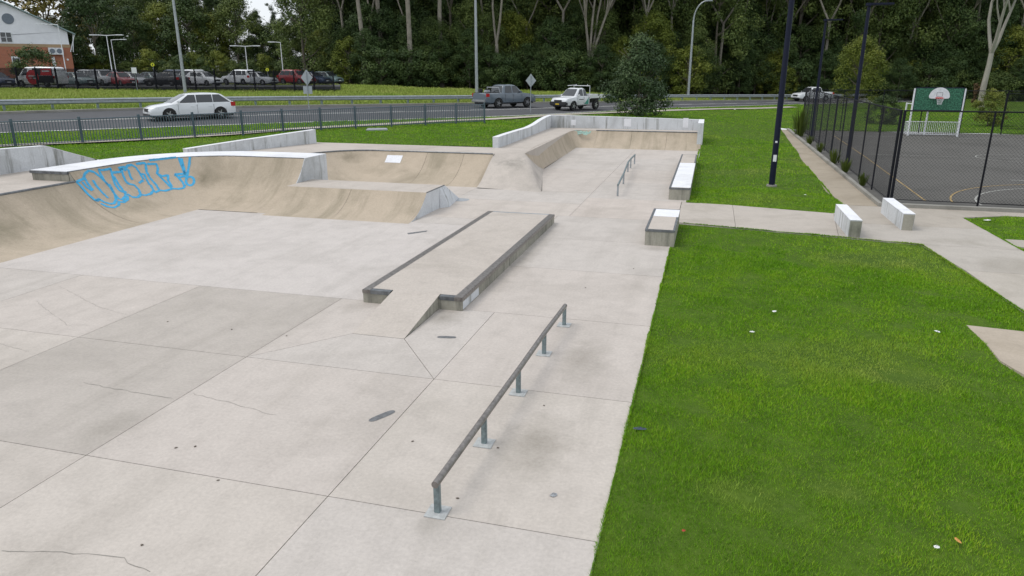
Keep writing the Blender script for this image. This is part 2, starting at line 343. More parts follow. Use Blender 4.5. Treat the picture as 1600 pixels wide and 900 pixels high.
def build_ground():
    verts, edges = [], []
    def ring(poly, step):
        q = dense(poly, step); n = len(verts); verts.extend(q); edges.extend((n + i, n + (i + 1) % len(q)) for i in range(len(q)))
    ring([(-400, -40), (300, -40), (300, 500), (-400, 500)], 60)
    for h in HOLES: ring(h, 1.5)
    g = []
    def pts(x0, x1, y0, y1, s):
        xs = np.arange(x0, x1, s); ys = np.arange(y0, y1, s); X, Y = np.meshgrid(xs, ys)
        g.append(np.c_[(X + rng.uniform(-.3, .3, X.shape) * s).ravel(), (Y + rng.uniform(-.3, .3, X.shape) * s).ravel()])
    pts(-1, 14, 0, 30, .8); pts(-32, 12, 28, 62, 1.2); pts(-90, 40, 20, 130, 4); pts(-380, 290, -30, 480, 28)
    g = np.concatenate(g); ok = np.ones(len(g), bool)
    for h in HOLES: ok &= ~inside(h, g)
    verts += [Vector(p) for p in g[ok]]
    v, e, f, *_ = delaunay_2d_cdt(verts, edges, [], 0, 1e-4)
    v = np.array([(p.x, p.y) for p in v]); f = np.array(f)
    c = v[f].mean(1); keep = np.ones(len(f), bool)
    for h in HOLES: keep &= ~inside(h, c)
    f = f[keep]; z = ZT(v); d = np.hypot(v[:, 0], v[:, 1]); far = np.clip((d - 170) / 60, 0, 1); z = z * (1 - far) + 1.5 * far
    z += .03 * np.sin(v[:, 0] * 1.3 + 2) * np.sin(v[:, 1] * 1.1) * (d > 6)
    me = bpy.data.meshes.new('lawn'); me.from_pydata(np.c_[v, z].tolist(), [], f.tolist()); me.materials.append(M_GROUND)
    # zone: red = unmown drier bank beyond the road, green = leaf litter under the trees
    sd = np.array([signed_far(x, y) for x, y in v])
    bankz = np.clip((sd - 1) / 4, 0, 1) * .8
    vx = v[:, 0] * CA + v[:, 1] * SA; vy = -v[:, 0] * SA + v[:, 1] * CA
    lit = np.clip((vy - 92) / 5, 0, 1) * (sd > 3)
    at = me.color_attributes.new('zone', 'FLOAT_COLOR', 'POINT'); at.data.foreach_set('color', np.c_[bankz, lit, lit * 0, lit * 0 + 1].astype(np.float32).ravel())
    me.polygons.foreach_set('use_smooth', [True] * len(me.polygons)); me.update()
    o = link('lawn', me); struct(o); return v, f, z
FKA = np.array([(p.x, p.y) for p in FK])
def signed_far(x, y):
    d = np.hypot(FKA[:, 0] - x, FKA[:, 1] - y); i = int(d.argmin()); j = min(i, len(FKA) - 2)
    t = FKA[j + 1] - FKA[j]; s = t[0] * (y - FKA[j][1]) - t[1] * (x - FKA[j][0]); return d[i] * (1 if s > 0 else -1)
GV, GF, GZ = build_ground()
bed = MB().poly([(-23, 0, -.035), (-.72, 0, -.035), (-.72, 43, -.035), (-23, 43, -.035)]).build('subgrade', M_JOINT); struct(bed)

# ------------------------------------------------------------------ skate floor, slab by slab
floor = bpy.data.objects.new('skatepark_floor', None); COL.objects.link(floor); struct(floor)
GAP = .0052
def inset(poly, d):
    n = len(poly); out = []; P = [Vector(p) for p in poly]
    area = sum(P[i].x * P[(i + 1) % n].y - P[(i + 1) % n].x * P[i].y for i in range(n)); sg = 1 if area > 0 else -1
    for i in range(n):
        a, b, c = P[i - 1], P[i], P[(i + 1) % n]
        e1 = (b - a).normalized(); e2 = (c - b).normalized(); n1 = Vector((-e1.y, e1.x)) * sg; n2 = Vector((-e2.y, e2.x)) * sg
        m = n1 + n2; out.append(b + m * (d / max(.3, m.dot(n1)))) 
    return out
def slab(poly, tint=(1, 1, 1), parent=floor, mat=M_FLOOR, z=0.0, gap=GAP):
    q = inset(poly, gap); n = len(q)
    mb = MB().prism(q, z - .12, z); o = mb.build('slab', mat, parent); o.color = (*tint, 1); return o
def rect(x0, x1, y0, y1): return [(x0, y0), (x1, y0), (x1, y1), (x0, y1)]
xs = [-.70, -3.54, -6.65, -9.87, -12.9, -15.55, -19]; ys = [0.2, 2.6, 5.65, 8.68, 11.72]
W = (1, 1, 1); DK = (.88, .872, .855); DK2 = (.84, .83, .80); PK = (1.008, .994, .984); LT = (1.05, 1.05, 1.05)
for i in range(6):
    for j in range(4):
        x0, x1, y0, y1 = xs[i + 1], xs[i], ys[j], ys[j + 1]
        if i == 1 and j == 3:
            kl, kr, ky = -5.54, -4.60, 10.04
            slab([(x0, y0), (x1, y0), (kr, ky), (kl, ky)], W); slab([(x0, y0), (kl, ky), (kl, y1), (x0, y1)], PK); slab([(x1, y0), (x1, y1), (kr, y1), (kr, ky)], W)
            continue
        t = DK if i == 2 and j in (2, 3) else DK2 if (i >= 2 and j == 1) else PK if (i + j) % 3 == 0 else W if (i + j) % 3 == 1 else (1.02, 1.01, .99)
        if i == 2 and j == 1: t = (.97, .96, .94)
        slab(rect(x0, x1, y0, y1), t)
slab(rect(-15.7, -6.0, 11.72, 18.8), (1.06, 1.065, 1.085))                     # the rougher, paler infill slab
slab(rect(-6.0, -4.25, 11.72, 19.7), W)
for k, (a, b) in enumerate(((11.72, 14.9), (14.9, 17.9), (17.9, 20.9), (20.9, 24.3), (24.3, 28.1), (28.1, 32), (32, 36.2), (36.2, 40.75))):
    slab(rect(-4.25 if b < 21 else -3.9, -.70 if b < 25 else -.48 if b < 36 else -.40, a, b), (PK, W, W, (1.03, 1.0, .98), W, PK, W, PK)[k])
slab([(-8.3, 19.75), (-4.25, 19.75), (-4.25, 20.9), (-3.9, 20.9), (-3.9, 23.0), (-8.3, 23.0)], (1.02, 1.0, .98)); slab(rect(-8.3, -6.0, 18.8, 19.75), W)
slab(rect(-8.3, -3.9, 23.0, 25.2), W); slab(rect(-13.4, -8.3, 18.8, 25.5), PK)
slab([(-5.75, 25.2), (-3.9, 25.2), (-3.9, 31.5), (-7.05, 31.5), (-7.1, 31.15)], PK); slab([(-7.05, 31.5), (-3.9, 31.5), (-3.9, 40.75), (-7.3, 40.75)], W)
# cracks wandering over single slabs
def ribbon(pts, wd, z, name, mat, parent, seed=0):
    r = random.Random(seed); mb = MB(); P = []
    for i in range(len(pts) - 1):
        a, b = Vector(pts[i]), Vector(pts[i + 1]); k = max(2, int((b - a).length / .09))
        for j in range(k): P.append(a.lerp(b, j / k) + Vector((r.uniform(-1, 1), r.uniform(-1, 1))) * .016)
    rows = []
    for i, p in enumerate(P):
        d = (P[min(i + 1, len(P) - 1)] - P[max(i - 1, 0)]).normalized(); q = Vector((-d.y, d.x)) * wd * r.uniform(.3, 1)
        rows.append([(p.x - q.x, p.y - q.y, z), (p.x + q.x, p.y + q.y, z)])
    return mb.grid(rows).build(name, mat, parent)
def g2(*q): return [tuple(G(*p)[:2]) for p in q]
for i, c in enumerate(([(0, 861), (80, 862), (150, 868), (192, 872), (210, 885), (245, 900)], [(130, 598), (205, 612), (280, 624)], [(300, 615), (370, 632), (440, 652)],
                       [(0, 537), (50, 551)], [(95, 448), (150, 478), (205, 494)], [(55, 470), (105, 508), (150, 508)])):
    ribbon(g2(*c), .005 if i in (0, 1) else .003, .003, 'crack', M_CRACK, floor, i)
# dark skateboard-shaped patches, repair patches and scuffs lying flat on the floor
def blob(px, py, lx, ly, ang, name, mat, z=.004, parent=floor, k=16):
    c = G(px, py); ca, sa = math.cos(ang), math.sin(ang); P = []
    for i in range(k):
        t = 2 * math.pi * i / k; ex = abs(math.cos(t)) ** .55 * math.copysign(1, math.cos(t)); ey = abs(math.sin(t)) ** .8 * math.copysign(1, math.sin(t))
        u, v = ex * lx, ey * ly; P.append((c.x + u * ca - v * sa, c.y + u * sa + v * ca, z))
    return MB().poly(P).build(name, mat, parent)
blob(597, 650, .20, .055, R(62), 'worn_patch', M_PATCH); blob(698, 527, .16, .05, R(12), 'worn_patch', M_PATCH)
blob(716, 312, .38, .3, R(-8), 'repair_patch', M_PATCHB)
MB().poly([G(636, 364, .004), G(668, 360, .004), G(666, 362, .004), G(638, 366, .004)]).build('scuff_mark', M_PATCH, floor)

# ------------------------------------------------------------------ decks
def zdeck(x, y): return float(np.interp(y, [0, 20.8, 24.5, 30, 41, 44], [1.12, 1.12, 1.0, 1.0, .88, .86]))
BX, BY = -15.55, 18.85                           # base corner of the left quarter pipe
def prof(h, run, n=12):                          # circular transition: list of (run, z)
    Rr = (run * run + h * h) / (2 * h); a1 = math.asin(min(1, run / Rr)); return [(Rr * math.sin(a1 * i / n), Rr - Rr * math.cos(a1 * i / n)) for i in range(n + 1)]
HL, RL = 1.417, 2.45                             # ledge height and transition run
pL = prof(HL, RL); R_L = (RL * RL + HL * HL) / (2 * HL)
LOWZ = 1.12; lowrun = math.sqrt(2 * R_L * LOWZ - LOWZ ** 2)
YL0, YS, XB1, YBK = 6.0, 16.55, -13.1, 22.7
MXc, MYc, MR, MZ = -13.3, 25.4, 2.25, 1.0        # middle quarter pipe corner
deck = []
deck += [(BX - lowrun - .02, YL0), (BX - lowrun - .02, YS), (BX - RL - .03, YS)]
deck += [(BX - (RL + .03) * math.cos(t), BY + (RL + .03) * math.sin(t)) for t in np.linspace(0, math.pi / 2, 9)]
deck += [(-15.6, BY + RL + .03), (-15.6, YBK), (MXc - MR - .02, YBK), (MXc - MR - .02, MYc)]
deck += [(MXc - (MR + .02) * math.cos(t), MYc + (MR + .02) * math.sin(t)) for t in np.linspace(.1, math.pi / 2, 8)]
TP = (-7.2, 28.3)
deck += [(-8.35, MYc + MR + .02), (-8.35, 27.9), TP, (-7.75, 41.0), (-7.6, 42.22), (-.36, 42.22), (-.36, 43.75), (-9.6, 43.75), (-8.95, 30.2), (-17.9, 30.25), (-19.6, 23.3), (-20.5, 20.75), (-21.5, 20.75), (-21.5, YL0)]
o = MB().prism(deck, -.2, [zdeck(*p) for p in deck]).build('upper_deck', M_DECK); struct(o)

# ------------------------------------------------------------------ left quarter pipe with the raised white ledge
qp = thing('quarter_pipe', 'tan concrete quarter pipe with blue graffiti and a raised white ledge along its top', 'ramp', (BX, BY, 0))
def L(p): return (p[0] - BX, p[1] - BY, p[2])
low = [q for q in pL if q[1] < LOWZ - .02] + [(lowrun, LOWZ)]
lower = MB().grid([[L((BX - r, y, z)) for r, z in low] for y in np.linspace(YL0, YS, 12)]).build('lower_transition', M_RAMPX, qp, smooth=30)
rows = [[L((BX - r, y, z)) for r, z in pL] for y in np.linspace(YS + .012, BY, 5)]
rows += [[L((BX - r * math.cos(t), BY + r * math.sin(t), z)) for r, z in pL] for t in np.linspace(0, math.pi / 2, 19)[1:]]
rows += [[L((x, BY + r, z)) for r, z in pL] for x in np.linspace(BX, XB1, 6)[1:]]
for part, ra, rb, mt in (('side_transition', 0, 5, M_RAMPX), ('corner_transition', 4, 23, M_RAMP), ('front_transition', 22, len(rows), M_RAMPY)): MB().grid(rows[ra:rb]).build(part, mt, qp, smooth=30)
tall_mb = MB().grid(rows)
# side of the extension step where it stands above the lower deck
MB().poly([L((BX - r, YS, z)) for r, z in pL if z > LOWZ - .05] + [L((BX - RL, YS, LOWZ - .1)), L((BX - lowrun + .03, YS, LOWZ - .1))]).build('step_side', M_SIDE, qp)
# ledge on top, following the corner
def ledge_path(off):
    a = [(BX - RL - off, YS)] + [(BX - (RL + off) * math.cos(t), BY + (RL + off) * math.sin(t)) for t in np.linspace(0, math.pi / 2, 15)] + [(XB1, BY + RL + off)]
    return a
inn, out = ledge_path(.035), ledge_path(1.42)
ins = ledge_path(-.012)
def strip(name, A, B_, z0, z1, mat):
    mb = MB()
    n = len(A); v0 = len(mb.v)
    rows = [[L((*A[i], z0)), L((*A[i], z1)), L((*B_[i], z1)), L((*B_[i], z0)), L((*A[i], z0))] for i in range(n)]
    mb.grid(rows); mb.poly(rows[0][:4]); mb.poly(rows[-1][:4]); return mb.build(name, mat, qp)
strip('ledge_core', ledge_path(.03), ledge_path(1.38), LOWZ - .15, HL - .085, M_SIDE)
strip('ledge_top', ledge_path(.06), out, HL - .083, HL + .004, M_WTOP)
strip('steel_edge', ins, ledge_path(.058), HL - .07, HL + .0, M_STEEL)
MB().obox(L((BX - RL - .74, YS - .01, HL - .09)), (1, 0), 1.4, .02, .075).build('steel_end_edge', M_STEEL, qp)
MB().tube([L((BX - lowrun - .02, YL0, LOWZ + .005)), L((BX - lowrun - .02, YS - .02, LOWZ + .005))], .04, 8).build('coping', M_STEEL, qp)
# painted end wall with the curved profile
endp = [(BY + r, z) for r, z in pL] + [(YBK, HL - .004), (YBK, 0)]
mb = MB(); n = len(endp)
mb.v += [L((XB1, y, z)) for y, z in endp] + [L((XB1 + .03, y, z)) for y, z in endp]
for t in tessellate_polygon([[Vector((y, z, 0)) for y, z in endp]]): mb.f += [tuple(t), tuple(n + i for i in reversed(t))]; mb.mi += [0, 0]
for i in range(n): j = (i + 1) % n; mb.f.append((i, j, n + j, n + i)); mb.mi.append(0)
mb.build('end_wall', M_WHITE, qp)
MB().box(*[v for v in (-15.55 - BX, XB1 - BX - .002, BY + RL + .2 - BY, YBK - BY - .003, 0, HL - .1)]).build('ledge_body', M_WHITE, qp)
bt = BVHTree.FromPolygons([Vector(v) + Vector((BX, BY, 0)) for v in tall_mb.v], tall_mb.f)
def spray(strokes, wd, bvh, name, mat, parent, org):
    mb = MB()
    for st in strokes:
        P = []
        for i in range(len(st) - 1):
            k = max(2, int(math.dist(st[i], st[i + 1]) / 2.2))
            for j in range(k + (i == len(st) - 2)):
                t = j / k; P.append((st[i][0] * (1 - t) + st[i + 1][0] * t, st[i][1] * (1 - t) + st[i + 1][1] * t))
        H_ = []
        for p in P:
            h = bvh.ray_cast(Vector((0, 0, CAM_H)), ray(*p))
            if h[0] is not None:
                nn = h[1] if h[1].dot(ray(*p)) < 0 else -h[1]; H_.append((h[0], nn))
        if len(H_) < 2: continue
        rows = []
        for i, (p, nn) in enumerate(H_):
            d = H_[min(i + 1, len(H_) - 1)][0] - H_[max(i - 1, 0)][0]
            if d.length < 1e-6: continue
            q = nn.cross(d.normalized()) * wd * (.85 + .3 * random.random()); c = p + nn * .006 - org
            rows.append([c - q, c + q])
        if len(rows) > 1: mb.grid(rows)
    return mb.build(name, mat, parent, fix=False)
def zz(*pts): return [(90 + x * .1375, 230 + y * .1375) for x, y in pts]
strokes = [zz((215, 395), (290, 360), (310, 300), (350, 268), (410, 280), (480, 335), (550, 405), (600, 460), (650, 540), (665, 600), (640, 640), (600, 645), (530, 625), (470, 590)),
  zz((215, 395), (270, 450), (340, 530), (430, 607), (470, 590)), zz((490, 640), (560, 675), (640, 688), (695, 660), (695, 612)), zz((425, 600), (450, 612), (478, 585)),
  zz((300, 340), (340, 410), (405, 490)), zz((280, 395), (330, 455), (395, 495)), zz((400, 375), (440, 440), (510, 520), (575, 580)),
  zz((465, 250), (500, 262), (610, 245)), zz((465, 250), (490, 310), (530, 380), (580, 432)), zz((565, 430), (605, 430)), zz((600, 245), (625, 330), (650, 420), (700, 490), (770, 522)),
  zz((600, 445), (640, 520), (690, 585), (735, 598), (770, 560), (770, 520)), zz((700, 622), (750, 626), (795, 595), (792, 550)),
  zz((620, 290), (725, 280)), zz((690, 240), (765, 222)), zz((725, 240), (740, 310), (770, 380), (800, 418)), zz((640, 330), (690, 420), (745, 495), (785, 515)), zz((705, 245), (705, 262), (745, 245)),
  zz((760, 270), (790, 212), (840, 200), (890, 230), (930, 290), (975, 365)), zz((800, 250), (825, 330), (850, 372)), zz((795, 415), (870, 430), (920, 480), (945, 540), (910, 570), (850, 568), (790, 530)), zz((925, 410), (972, 375)), zz((785, 410), (815, 410)),
  zz((890, 190), (990, 180), (1012, 205)), zz((930, 305), (985, 308), (1000, 350), (1045, 430)), zz((945, 540), (1000, 547), (1060, 530), (1090, 490), (1060, 440)), zz((1000, 200), (1010, 280), (1050, 350), (1120, 430), (1150, 480)), zz((1045, 430), (1075, 440)),
  zz((1020, 192), (1120, 190), (1140, 240), (1130, 300), (1200, 370), (1270, 440), (1300, 470)), zz((1090, 490), (1110, 515), (1160, 490), (1220, 497), (1300, 475)), zz((1130, 300), (1190, 330), (1255, 318), (1255, 375), (1300, 450)),
  zz((1040, 148), (1150, 137), (1280, 122), (1380, 112)), zz((1040, 138), (1150, 127), (1280, 112)), zz((1290, 92), (1400, 90), (1510, 92)), zz((1370, 100), (1400, 180), (1430, 260), (1450, 330)), zz((1330, 310), (1440, 302), (1450, 335)), zz((1330, 310), (1370, 340), (1420, 400), (1440, 440)), zz((1385, 340), (1440, 330)),
  zz((1300, 470), (1370, 475), (1430, 465), (1450, 430)), zz((1405, 110), (1430, 230), (1462, 350)), zz((1505, 95), (1495, 200), (1470, 330)),
  zz(*[(1505 + 47 * math.cos(t), 385 + 50 * math.sin(t)) for t in np.linspace(0, 6.283, 14)])]
spray(strokes, .041, bt, 'graffiti', M_BLUE, qp, Vector((BX, BY, 0)))['label'] = 'sky blue outlined bubble-letter graffiti ending in an exclamation mark'

# ------------------------------------------------------------------ funbox bank beside it
fb = thing('funbox', 'low tan funbox bank with flat top and pale stained end wall, below the white ledge', 'ramp', (-10.6, 18.55, 0))
fx0, fx1 = XB1 + .035, -8.2; ox, oy = -10.6, 18.55
pf = prof(.667, 1.5, 8)
def Fp(x, y, z): return (x - ox, y - oy, z)
for a, b in ((fx0, -10.75), (-10.742, fx1)):
    MB().grid([[Fp(x, 18.55 + (r * .72 + .28 * 1.5 * i / 8), z) for i, (r, z) in enumerate(pf)] for x in np.linspace(a, b, 4)]).build('front_bank', M_RAMPY, fb, smooth=30)
MB().poly([Fp(fx0, 20.05, .667), Fp(fx1, 20.05, .667), Fp(fx1, 21.6, .667), Fp(fx0, 21.6, .667)]).build('flat_top', M_DECK, fb)
MB().grid([[Fp(x, 21.6, .667), Fp(x, 23.0, 0)] for x in (fx0, fx1)]).build('rear_bank', M_RAMPY, fb)
sidep = [Fp(fx1, 18.55 + (r * .72 + .28 * 1.5 * i / 8), z) for i, (r, z) in enumerate(pf)] + [Fp(fx1, 21.6, .667), Fp(fx1, 21.6, 0)]
mb = MB(); n = len(sidep)
mb.v += [(p[0] + .001, p[1], p[2]) for p in sidep]
for t in tessellate_polygon([[Vector((p[1], p[2], 0)) for p in sidep]]): mb.f.append(tuple(t)); mb.mi.append(0)
mb.build('end_wall', M_WHITE, fb, fix=False)['label'] = 'pale concrete end wall with dark vertical runs'
MB().poly([Fp(fx1, 21.15, .64), Fp(fx1, 21.6, .667), Fp(-7.95, 21.35, 0), Fp(fx1 + .02, 21.1, 0)]).poly([Fp(fx1, 21.6, .667), Fp(fx1, 23, 0), Fp(-7.95, 21.35, 0)]).build('flared_corner', M_WHITE, fb)
MB().box(*[fx1 - ox - .02, fx1 - ox + .012, 20.05 - oy, 21.6 - oy, .655, .675]).build('steel_angle', M_STEEL, fb)

# ------------------------------------------------------------------ middle quarter pipe and hip bank
q2 = thing('quarter_pipe', 'stained tan quarter pipe curving round behind the funbox, with a white patch under its coping', 'ramp', (MXc, MYc, 0))
def M2(p): return (p[0] - MXc, p[1] - MYc, p[2])
pm = prof(MZ, MR)
def qrow(k): return k
rows = [[M2((MXc - r, y, z)) for r, z in pm] for y in (YBK + .01, 24, MYc)]
rows += [[M2((MXc - r * math.cos(t), MYc + r * math.sin(t), z)) for r, z in pm] for t in np.linspace(0, math.pi / 2, 17)[1:]]
midsurf = MB().grid(rows + [[M2((-11.2, MYc + r, z)) for r, z in pm]]).build('transition', M_RAMP, q2, smooth=30)
for a, b in ((-11.19, -9.6), (-9.59, -8.35)):
    MB().grid([[M2((x, MYc + r, z)) for r, z in pm] for x in np.linspace(a, b, 3)]).build('transition', M_RAMPY, q2, smooth=30)
cp = [(MXc - MR - .01, YBK, MZ + .012)] + [(MXc - (MR + .01) * math.cos(t), MYc + (MR + .01) * math.sin(t), MZ + .012) for t in np.linspace(0, math.pi / 2, 15)] + [(-8.37, MYc + MR + .01, MZ + .012)]
MB().tube([M2(p) for p in cp], .035, 8).build('coping', M_STEEL, q2)
MB().grid([[M2((x, MYc + r - .008 * (z / MZ), z + .006)) for r, z in pm if .5 < z < .98] for x in (-12.95, -12.25)]).build('white_patch', M_WTOP, q2)
sp_ = [M2((-8.345, MYc + r, z)) for r, z in pm] + [M2((-8.345, MYc + MR, .6))]
hip = thing('bank_ramp', 'smooth pale concrete bank with a dark stained hip right of the curved quarter pipe', 'ramp', (-7.4, 28, 0))
def Hp(x, y, z): return (x + 7.4, y - 28, z)
P1, P2 = (-7.08, 31.15), (-5.72, 24.98)
def bezcol(top, bot, n=10, sag=.1):
    out = []
    for i in range(n + 1):
        t = i / n; s = t * t * (3 - 2 * t)
        out.append((bot[0] + (top[0] - bot[0]) * t, bot[1] + (top[1] - bot[1]) * t, top[2] * (.35 * t + .65 * s)))
    return out
rows = []
for k in range(9):
    u = k / 8; tp = (-8.345 + (TP[0] + 8.345) * u, 27.9 + (TP[1] - 27.9) * u, zdeck(0, 28) - .0); bp = (-8.345 + (P2[0] + 8.345) * u, MYc - .02 + (P2[1] - MYc) * u, .003)
    rows.append([Hp(*p) for p in bezcol(tp, bp)])
a = bezcol((TP[0], TP[1], zdeck(0, 28)), (P2[0], P2[1], .003)); b = [(P1[0] + (P2[0] - P1[0]) * (1 - i / 10), P1[1] + (P2[1] - P1[1]) * (1 - i / 10), .003) for i in range(11)]
tops_ = [(TP[0] + (P1[0] - TP[0]) * f, TP[1] + (P1[1] - TP[1]) * f, zdeck(0, 28) * (1 - f) ** 1.2 + .003) for f in (.25, .5, .75, 1)]
for f, tp_ in zip((.25, .5, .75, 1), tops_): rows.append([Hp(P2[0] + (tp_[0] - P2[0]) * i / 10, P2[1] + (tp_[1] - P2[1]) * i / 10, .003 + (tp_[2] - .003) * (.35 * i / 10 + .65 * (i / 10) ** 2 * (3 - 2 * i / 10))) for i in range(11)])
MB().grid(rows).build('front_bank', concrete('hip_concrete', (.515, .465, .415), dirt=(.15, .145, .125), dirt_amt=.3, spots=[((-7.35, 27.3, .6), (1.1, 1.2, .8), .85), ((-6.6, 27.2, .2), (.6, 1.6, .5), .5)]), hip, smooth=75)
tb = [(TP[0], TP[1]), (-7.45, 31), (-7.6, 36), (-7.75, 41.0)]; bb = [P1, (-7.1, 32), (-7.18, 36.5), (-7.28, 40.62)]
MB().grid([[Hp(tb[i][0] + (bb[i][0] - tb[i][0]) * s, tb[i][1] + (bb[i][1] - tb[i][1]) * s, zdeck(0, tb[i][1]) * (1 - s) ** 1.35) for s in np.linspace(0, 1, 7)] for i in range(4)]).build('side_bank', M_RAMPX, hip, smooth=35)

# ------------------------------------------------------------------ back quarter pipe
q3 = thing('quarter_pipe', 'wide low tan quarter pipe at the back in front of the white wall', 'ramp', (-4, 40.6, 0))
pb = prof(.862, 1.6)
def Q3(x, y, z): return (x + 4, y - 40.6, z)
for a, b in ((-6.35, -4.3), (-4.29, -2.3), (-2.29, -.37)):
    MB().grid([[Q3(x, 40.62 + r, z) for r, z in pb] for x in np.linspace(a, b, 3)]).build('transition', M_RAMPY, q3, smooth=30)
MB().grid([[Q3(-6.355, 40.62 + r, z) for r, z in pb], [Q3(-7.0 + (-.2) * (z / .862), 40.62 + r * .95, z) for r, z in pb], [Q3(-7.28 - .47 * (1 - s_), 41.0 - .38 * s_ + .004, .88 * (1 - s_) ** 1.35 - .002) for s_ in np.linspace(1, 0, len(pb))]]).build('corner_transition', M_RAMP, q3, smooth=60)
MB().tube([Q3(-6.4, 42.22, .875), Q3(-.36, 42.22, .875)], .03, 8).build('coping', M_STEEL, q3)
MB().poly([Q3(-.365, 40.62 + r, z) for r, z in pb] + [Q3(-.365, 43.9, .862), Q3(-.365, 43.9, -.1), Q3(-.365, 40.6, -.1)]).build('end_wall', M_SIDE, q3, fix=False)
bt3 = BVHTree.FromPolygons([Vector((-7.29 - .47 * (z / .862), 40.62 + r * .6, z)) for r, z in pb] + [Vector((-4.3, 40.62 + r, z)) for r, z in pb], [(i, i + 1, 13 + i + 1, 13 + i) for i in range(12)])
spray([[(897 + i * 1.4, 206.5 + random.uniform(-2, 2)) for i in range(20)], [(900 + i * 1.6, 209 + random.uniform(-2, 2)) for i in range(14)]], .05, bt3, 'faded_graffiti', M_TEAL, q3, Vector((-4, 40.6, 0)))

# ------------------------------------------------------------------ white walls
def wall_run(name, label, path, ztop, zbot, th, mat=M_WHITE, topmat=M_WTOP):
    o = thing(name, label, 'wall', (path[0][0], path[0][1], zbot[0])); n = len(path); org = Vector((path[0][0], path[0][1], zbot[0]))
    rows = []; tops = []
    for i, p in enumerate(path):
        a = Vector(path[max(i - 1, 0)]); b = Vector(path[min(i + 1, n - 1)]); d = (b - a).normalized(); q = Vector((-d.y, d.x)) * th / 2
        L_ = Vector((p[0] + q.x, p[1] + q.y, 0)); Rr = Vector((p[0] - q.x, p[1] - q.y, 0)); zb = Vector((0, 0, zbot[i])); zt_ = Vector((0, 0, ztop[i] - .02))
        rows.append([L_ + zb - org, L_ + zt_ - org, Rr + zt_ - org, Rr + zb - org, L_ + zb - org])
        e = Vector((q.x, q.y, 0)).normalized() * .004; t0 = Vector((0, 0, ztop[i] - .018)); t1 = Vector((0, 0, ztop[i]))
        tops.append([L_ + e + t0 - org, L_ + e + t1 - org, Rr - e + t1 - org, Rr - e + t0 - org, L_ + e + t0 - org])
    MB().grid(rows).poly(rows[0][:4]).poly(rows[-1][:4]).build('wall_body', mat, o); MB().grid(tops).poly(tops[0][:4]).poly(tops[-1][:4]).build('wall_top', topmat, o)
    return o
wl = [(-8.98, 30.08), (-9.02, 32), (-9.12, 34.5), (-9.22, 36.5), (-9.32, 38.5), (-9.42, 40.5), (-9.5, 42.2), (-9.56, 43.7)]
wt = [1.47, 1.475, 1.44, 1.40, 1.44, 1.55, 1.60, 1.61]
wall_run('retaining_wall', 'white painted side wall with a wavy top and black runs beside the bank ramp', wl, wt, [.75] * 8, .26)
bw = wall_run('retaining_wall', 'long pale blue-white back wall behind the far quarter pipe', [(-9.68, 43.86), (-6, 43.86), (-3, 43.86), (-.62, 43.86)], [1.615, 1.58, 1.53, 1.49], [.6] * 4, .26)
wall_run('retaining_wall', 'short white end return of the back wall next to the lawn', [(-.45, 41.6), (-.45, 43.99)], [1.44, 1.50], [-.05, .1], .3)
for x, wd, h in ((-8.05, .28, .34), (-4.75, .42, .45), (-1.35, .3, .55)):
    MB().box(x - wd / 2 + 9.68, x + wd / 2 + 9.68, -.137, -.131, .42, .42 + h).build('paint_patch', M_WTOP, bw)
y1 = [8, 12, 16, 18.9, 19.9, 20.9]
wall_run('retaining_wall', 'stained white wall at the left edge with its end sloping down to the deck', [(-21.45, y) for y in y1], [2.05, 2.0, 1.94, 1.85, 1.5, 1.16], [.9] * 6, .25)
wall_run('retaining_wall', 'low white wall running back from the ledge corner to the lawn', [(-19.5, 23.3), (-18.9, 25.6), (-18.3, 28), (-17.8, 29.95)], [1.36, 1.46, 1.55, 1.62], [.8] * 4, .25)

# ------------------------------------------------------------------ manual pad with kicker
pad = thing('manual_pad', 'long low concrete manual pad with steel edges and a kicker ramp at one end', 'pad', (-5.13, 15.7, 0))
def Pp(x, y): return (x + 5.13, y - 15.7)
px0, px1, py0, py1, ph = -6.13, -4.13, 11.62, 19.75, .26
MB().box(px0 + 5.13, px1 + 5.13, py0 - 15.7, py1 - 15.7, 0, ph - .075).build('pad_body', M_SIDE, pad)
MB().box(px0 + 5.13 + .15, px1 + 5.13 - .15, py0 - 15.7 + .12, py1 - 15.7 - .1, ph - .072, ph - .001).build('pad_top', M_DECK, pad)
for x in (px0, px1 - .15): MB().box(x + 5.13 - .012, x + .15 + 5.13 + .012 - .003, py0 - 15.7 - .012, py1 - 15.7 + .012, ph - .074, ph).build('steel_edge', M_RUST, pad, bevel=.008)
for a, b in ((px0 + .15, -5.56), (-4.58, px1 - .15)): MB().box(a + 5.13 + .01, b + 5.13 - .002, py0 - 15.7 - .012, py0 - 15.7 + .117, ph - .074, ph - .002).build('steel_edge', M_STEEL, pad)
MB().box(px0 + .15 + 5.13 + .01, px1 - .15 + 5.13 - .01, py1 - 15.7 - .098, py1 - 15.7 + .012, ph - .074, ph - .002).build('steel_edge', M_GALV, pad)
kp = [(-.47 + .06, -5.66), (.53 + .0, -5.66)]
mb = MB(); x0, x1 = -5.54 + 5.13, -4.60 + 5.13; y0, y1_ = 10.04 - 15.7, 11.735 - 15.7
mb.v += [(x0, y0, .002), (x1, y0, .002), (x1, y1_, ph + .004), (x0, y1_, ph + .004), (x1, y1_, 0), (x0, y1_, 0)]; mb.f += [(0, 1, 2, 3), (0, 3, 5), (1, 4, 2), (2, 4, 5, 3)]; mb.mi += [0, 1, 1, 1]
mb.build('kicker_ramp', [M_DECK, M_SIDE], pad)
MB().box(px1 + 5.13 + .001, px1 + 5.13 + .004, 11.66 - 15.7, 12.6 - 15.7, .02, .17).build('paint_patch', M_WHITE, pad)

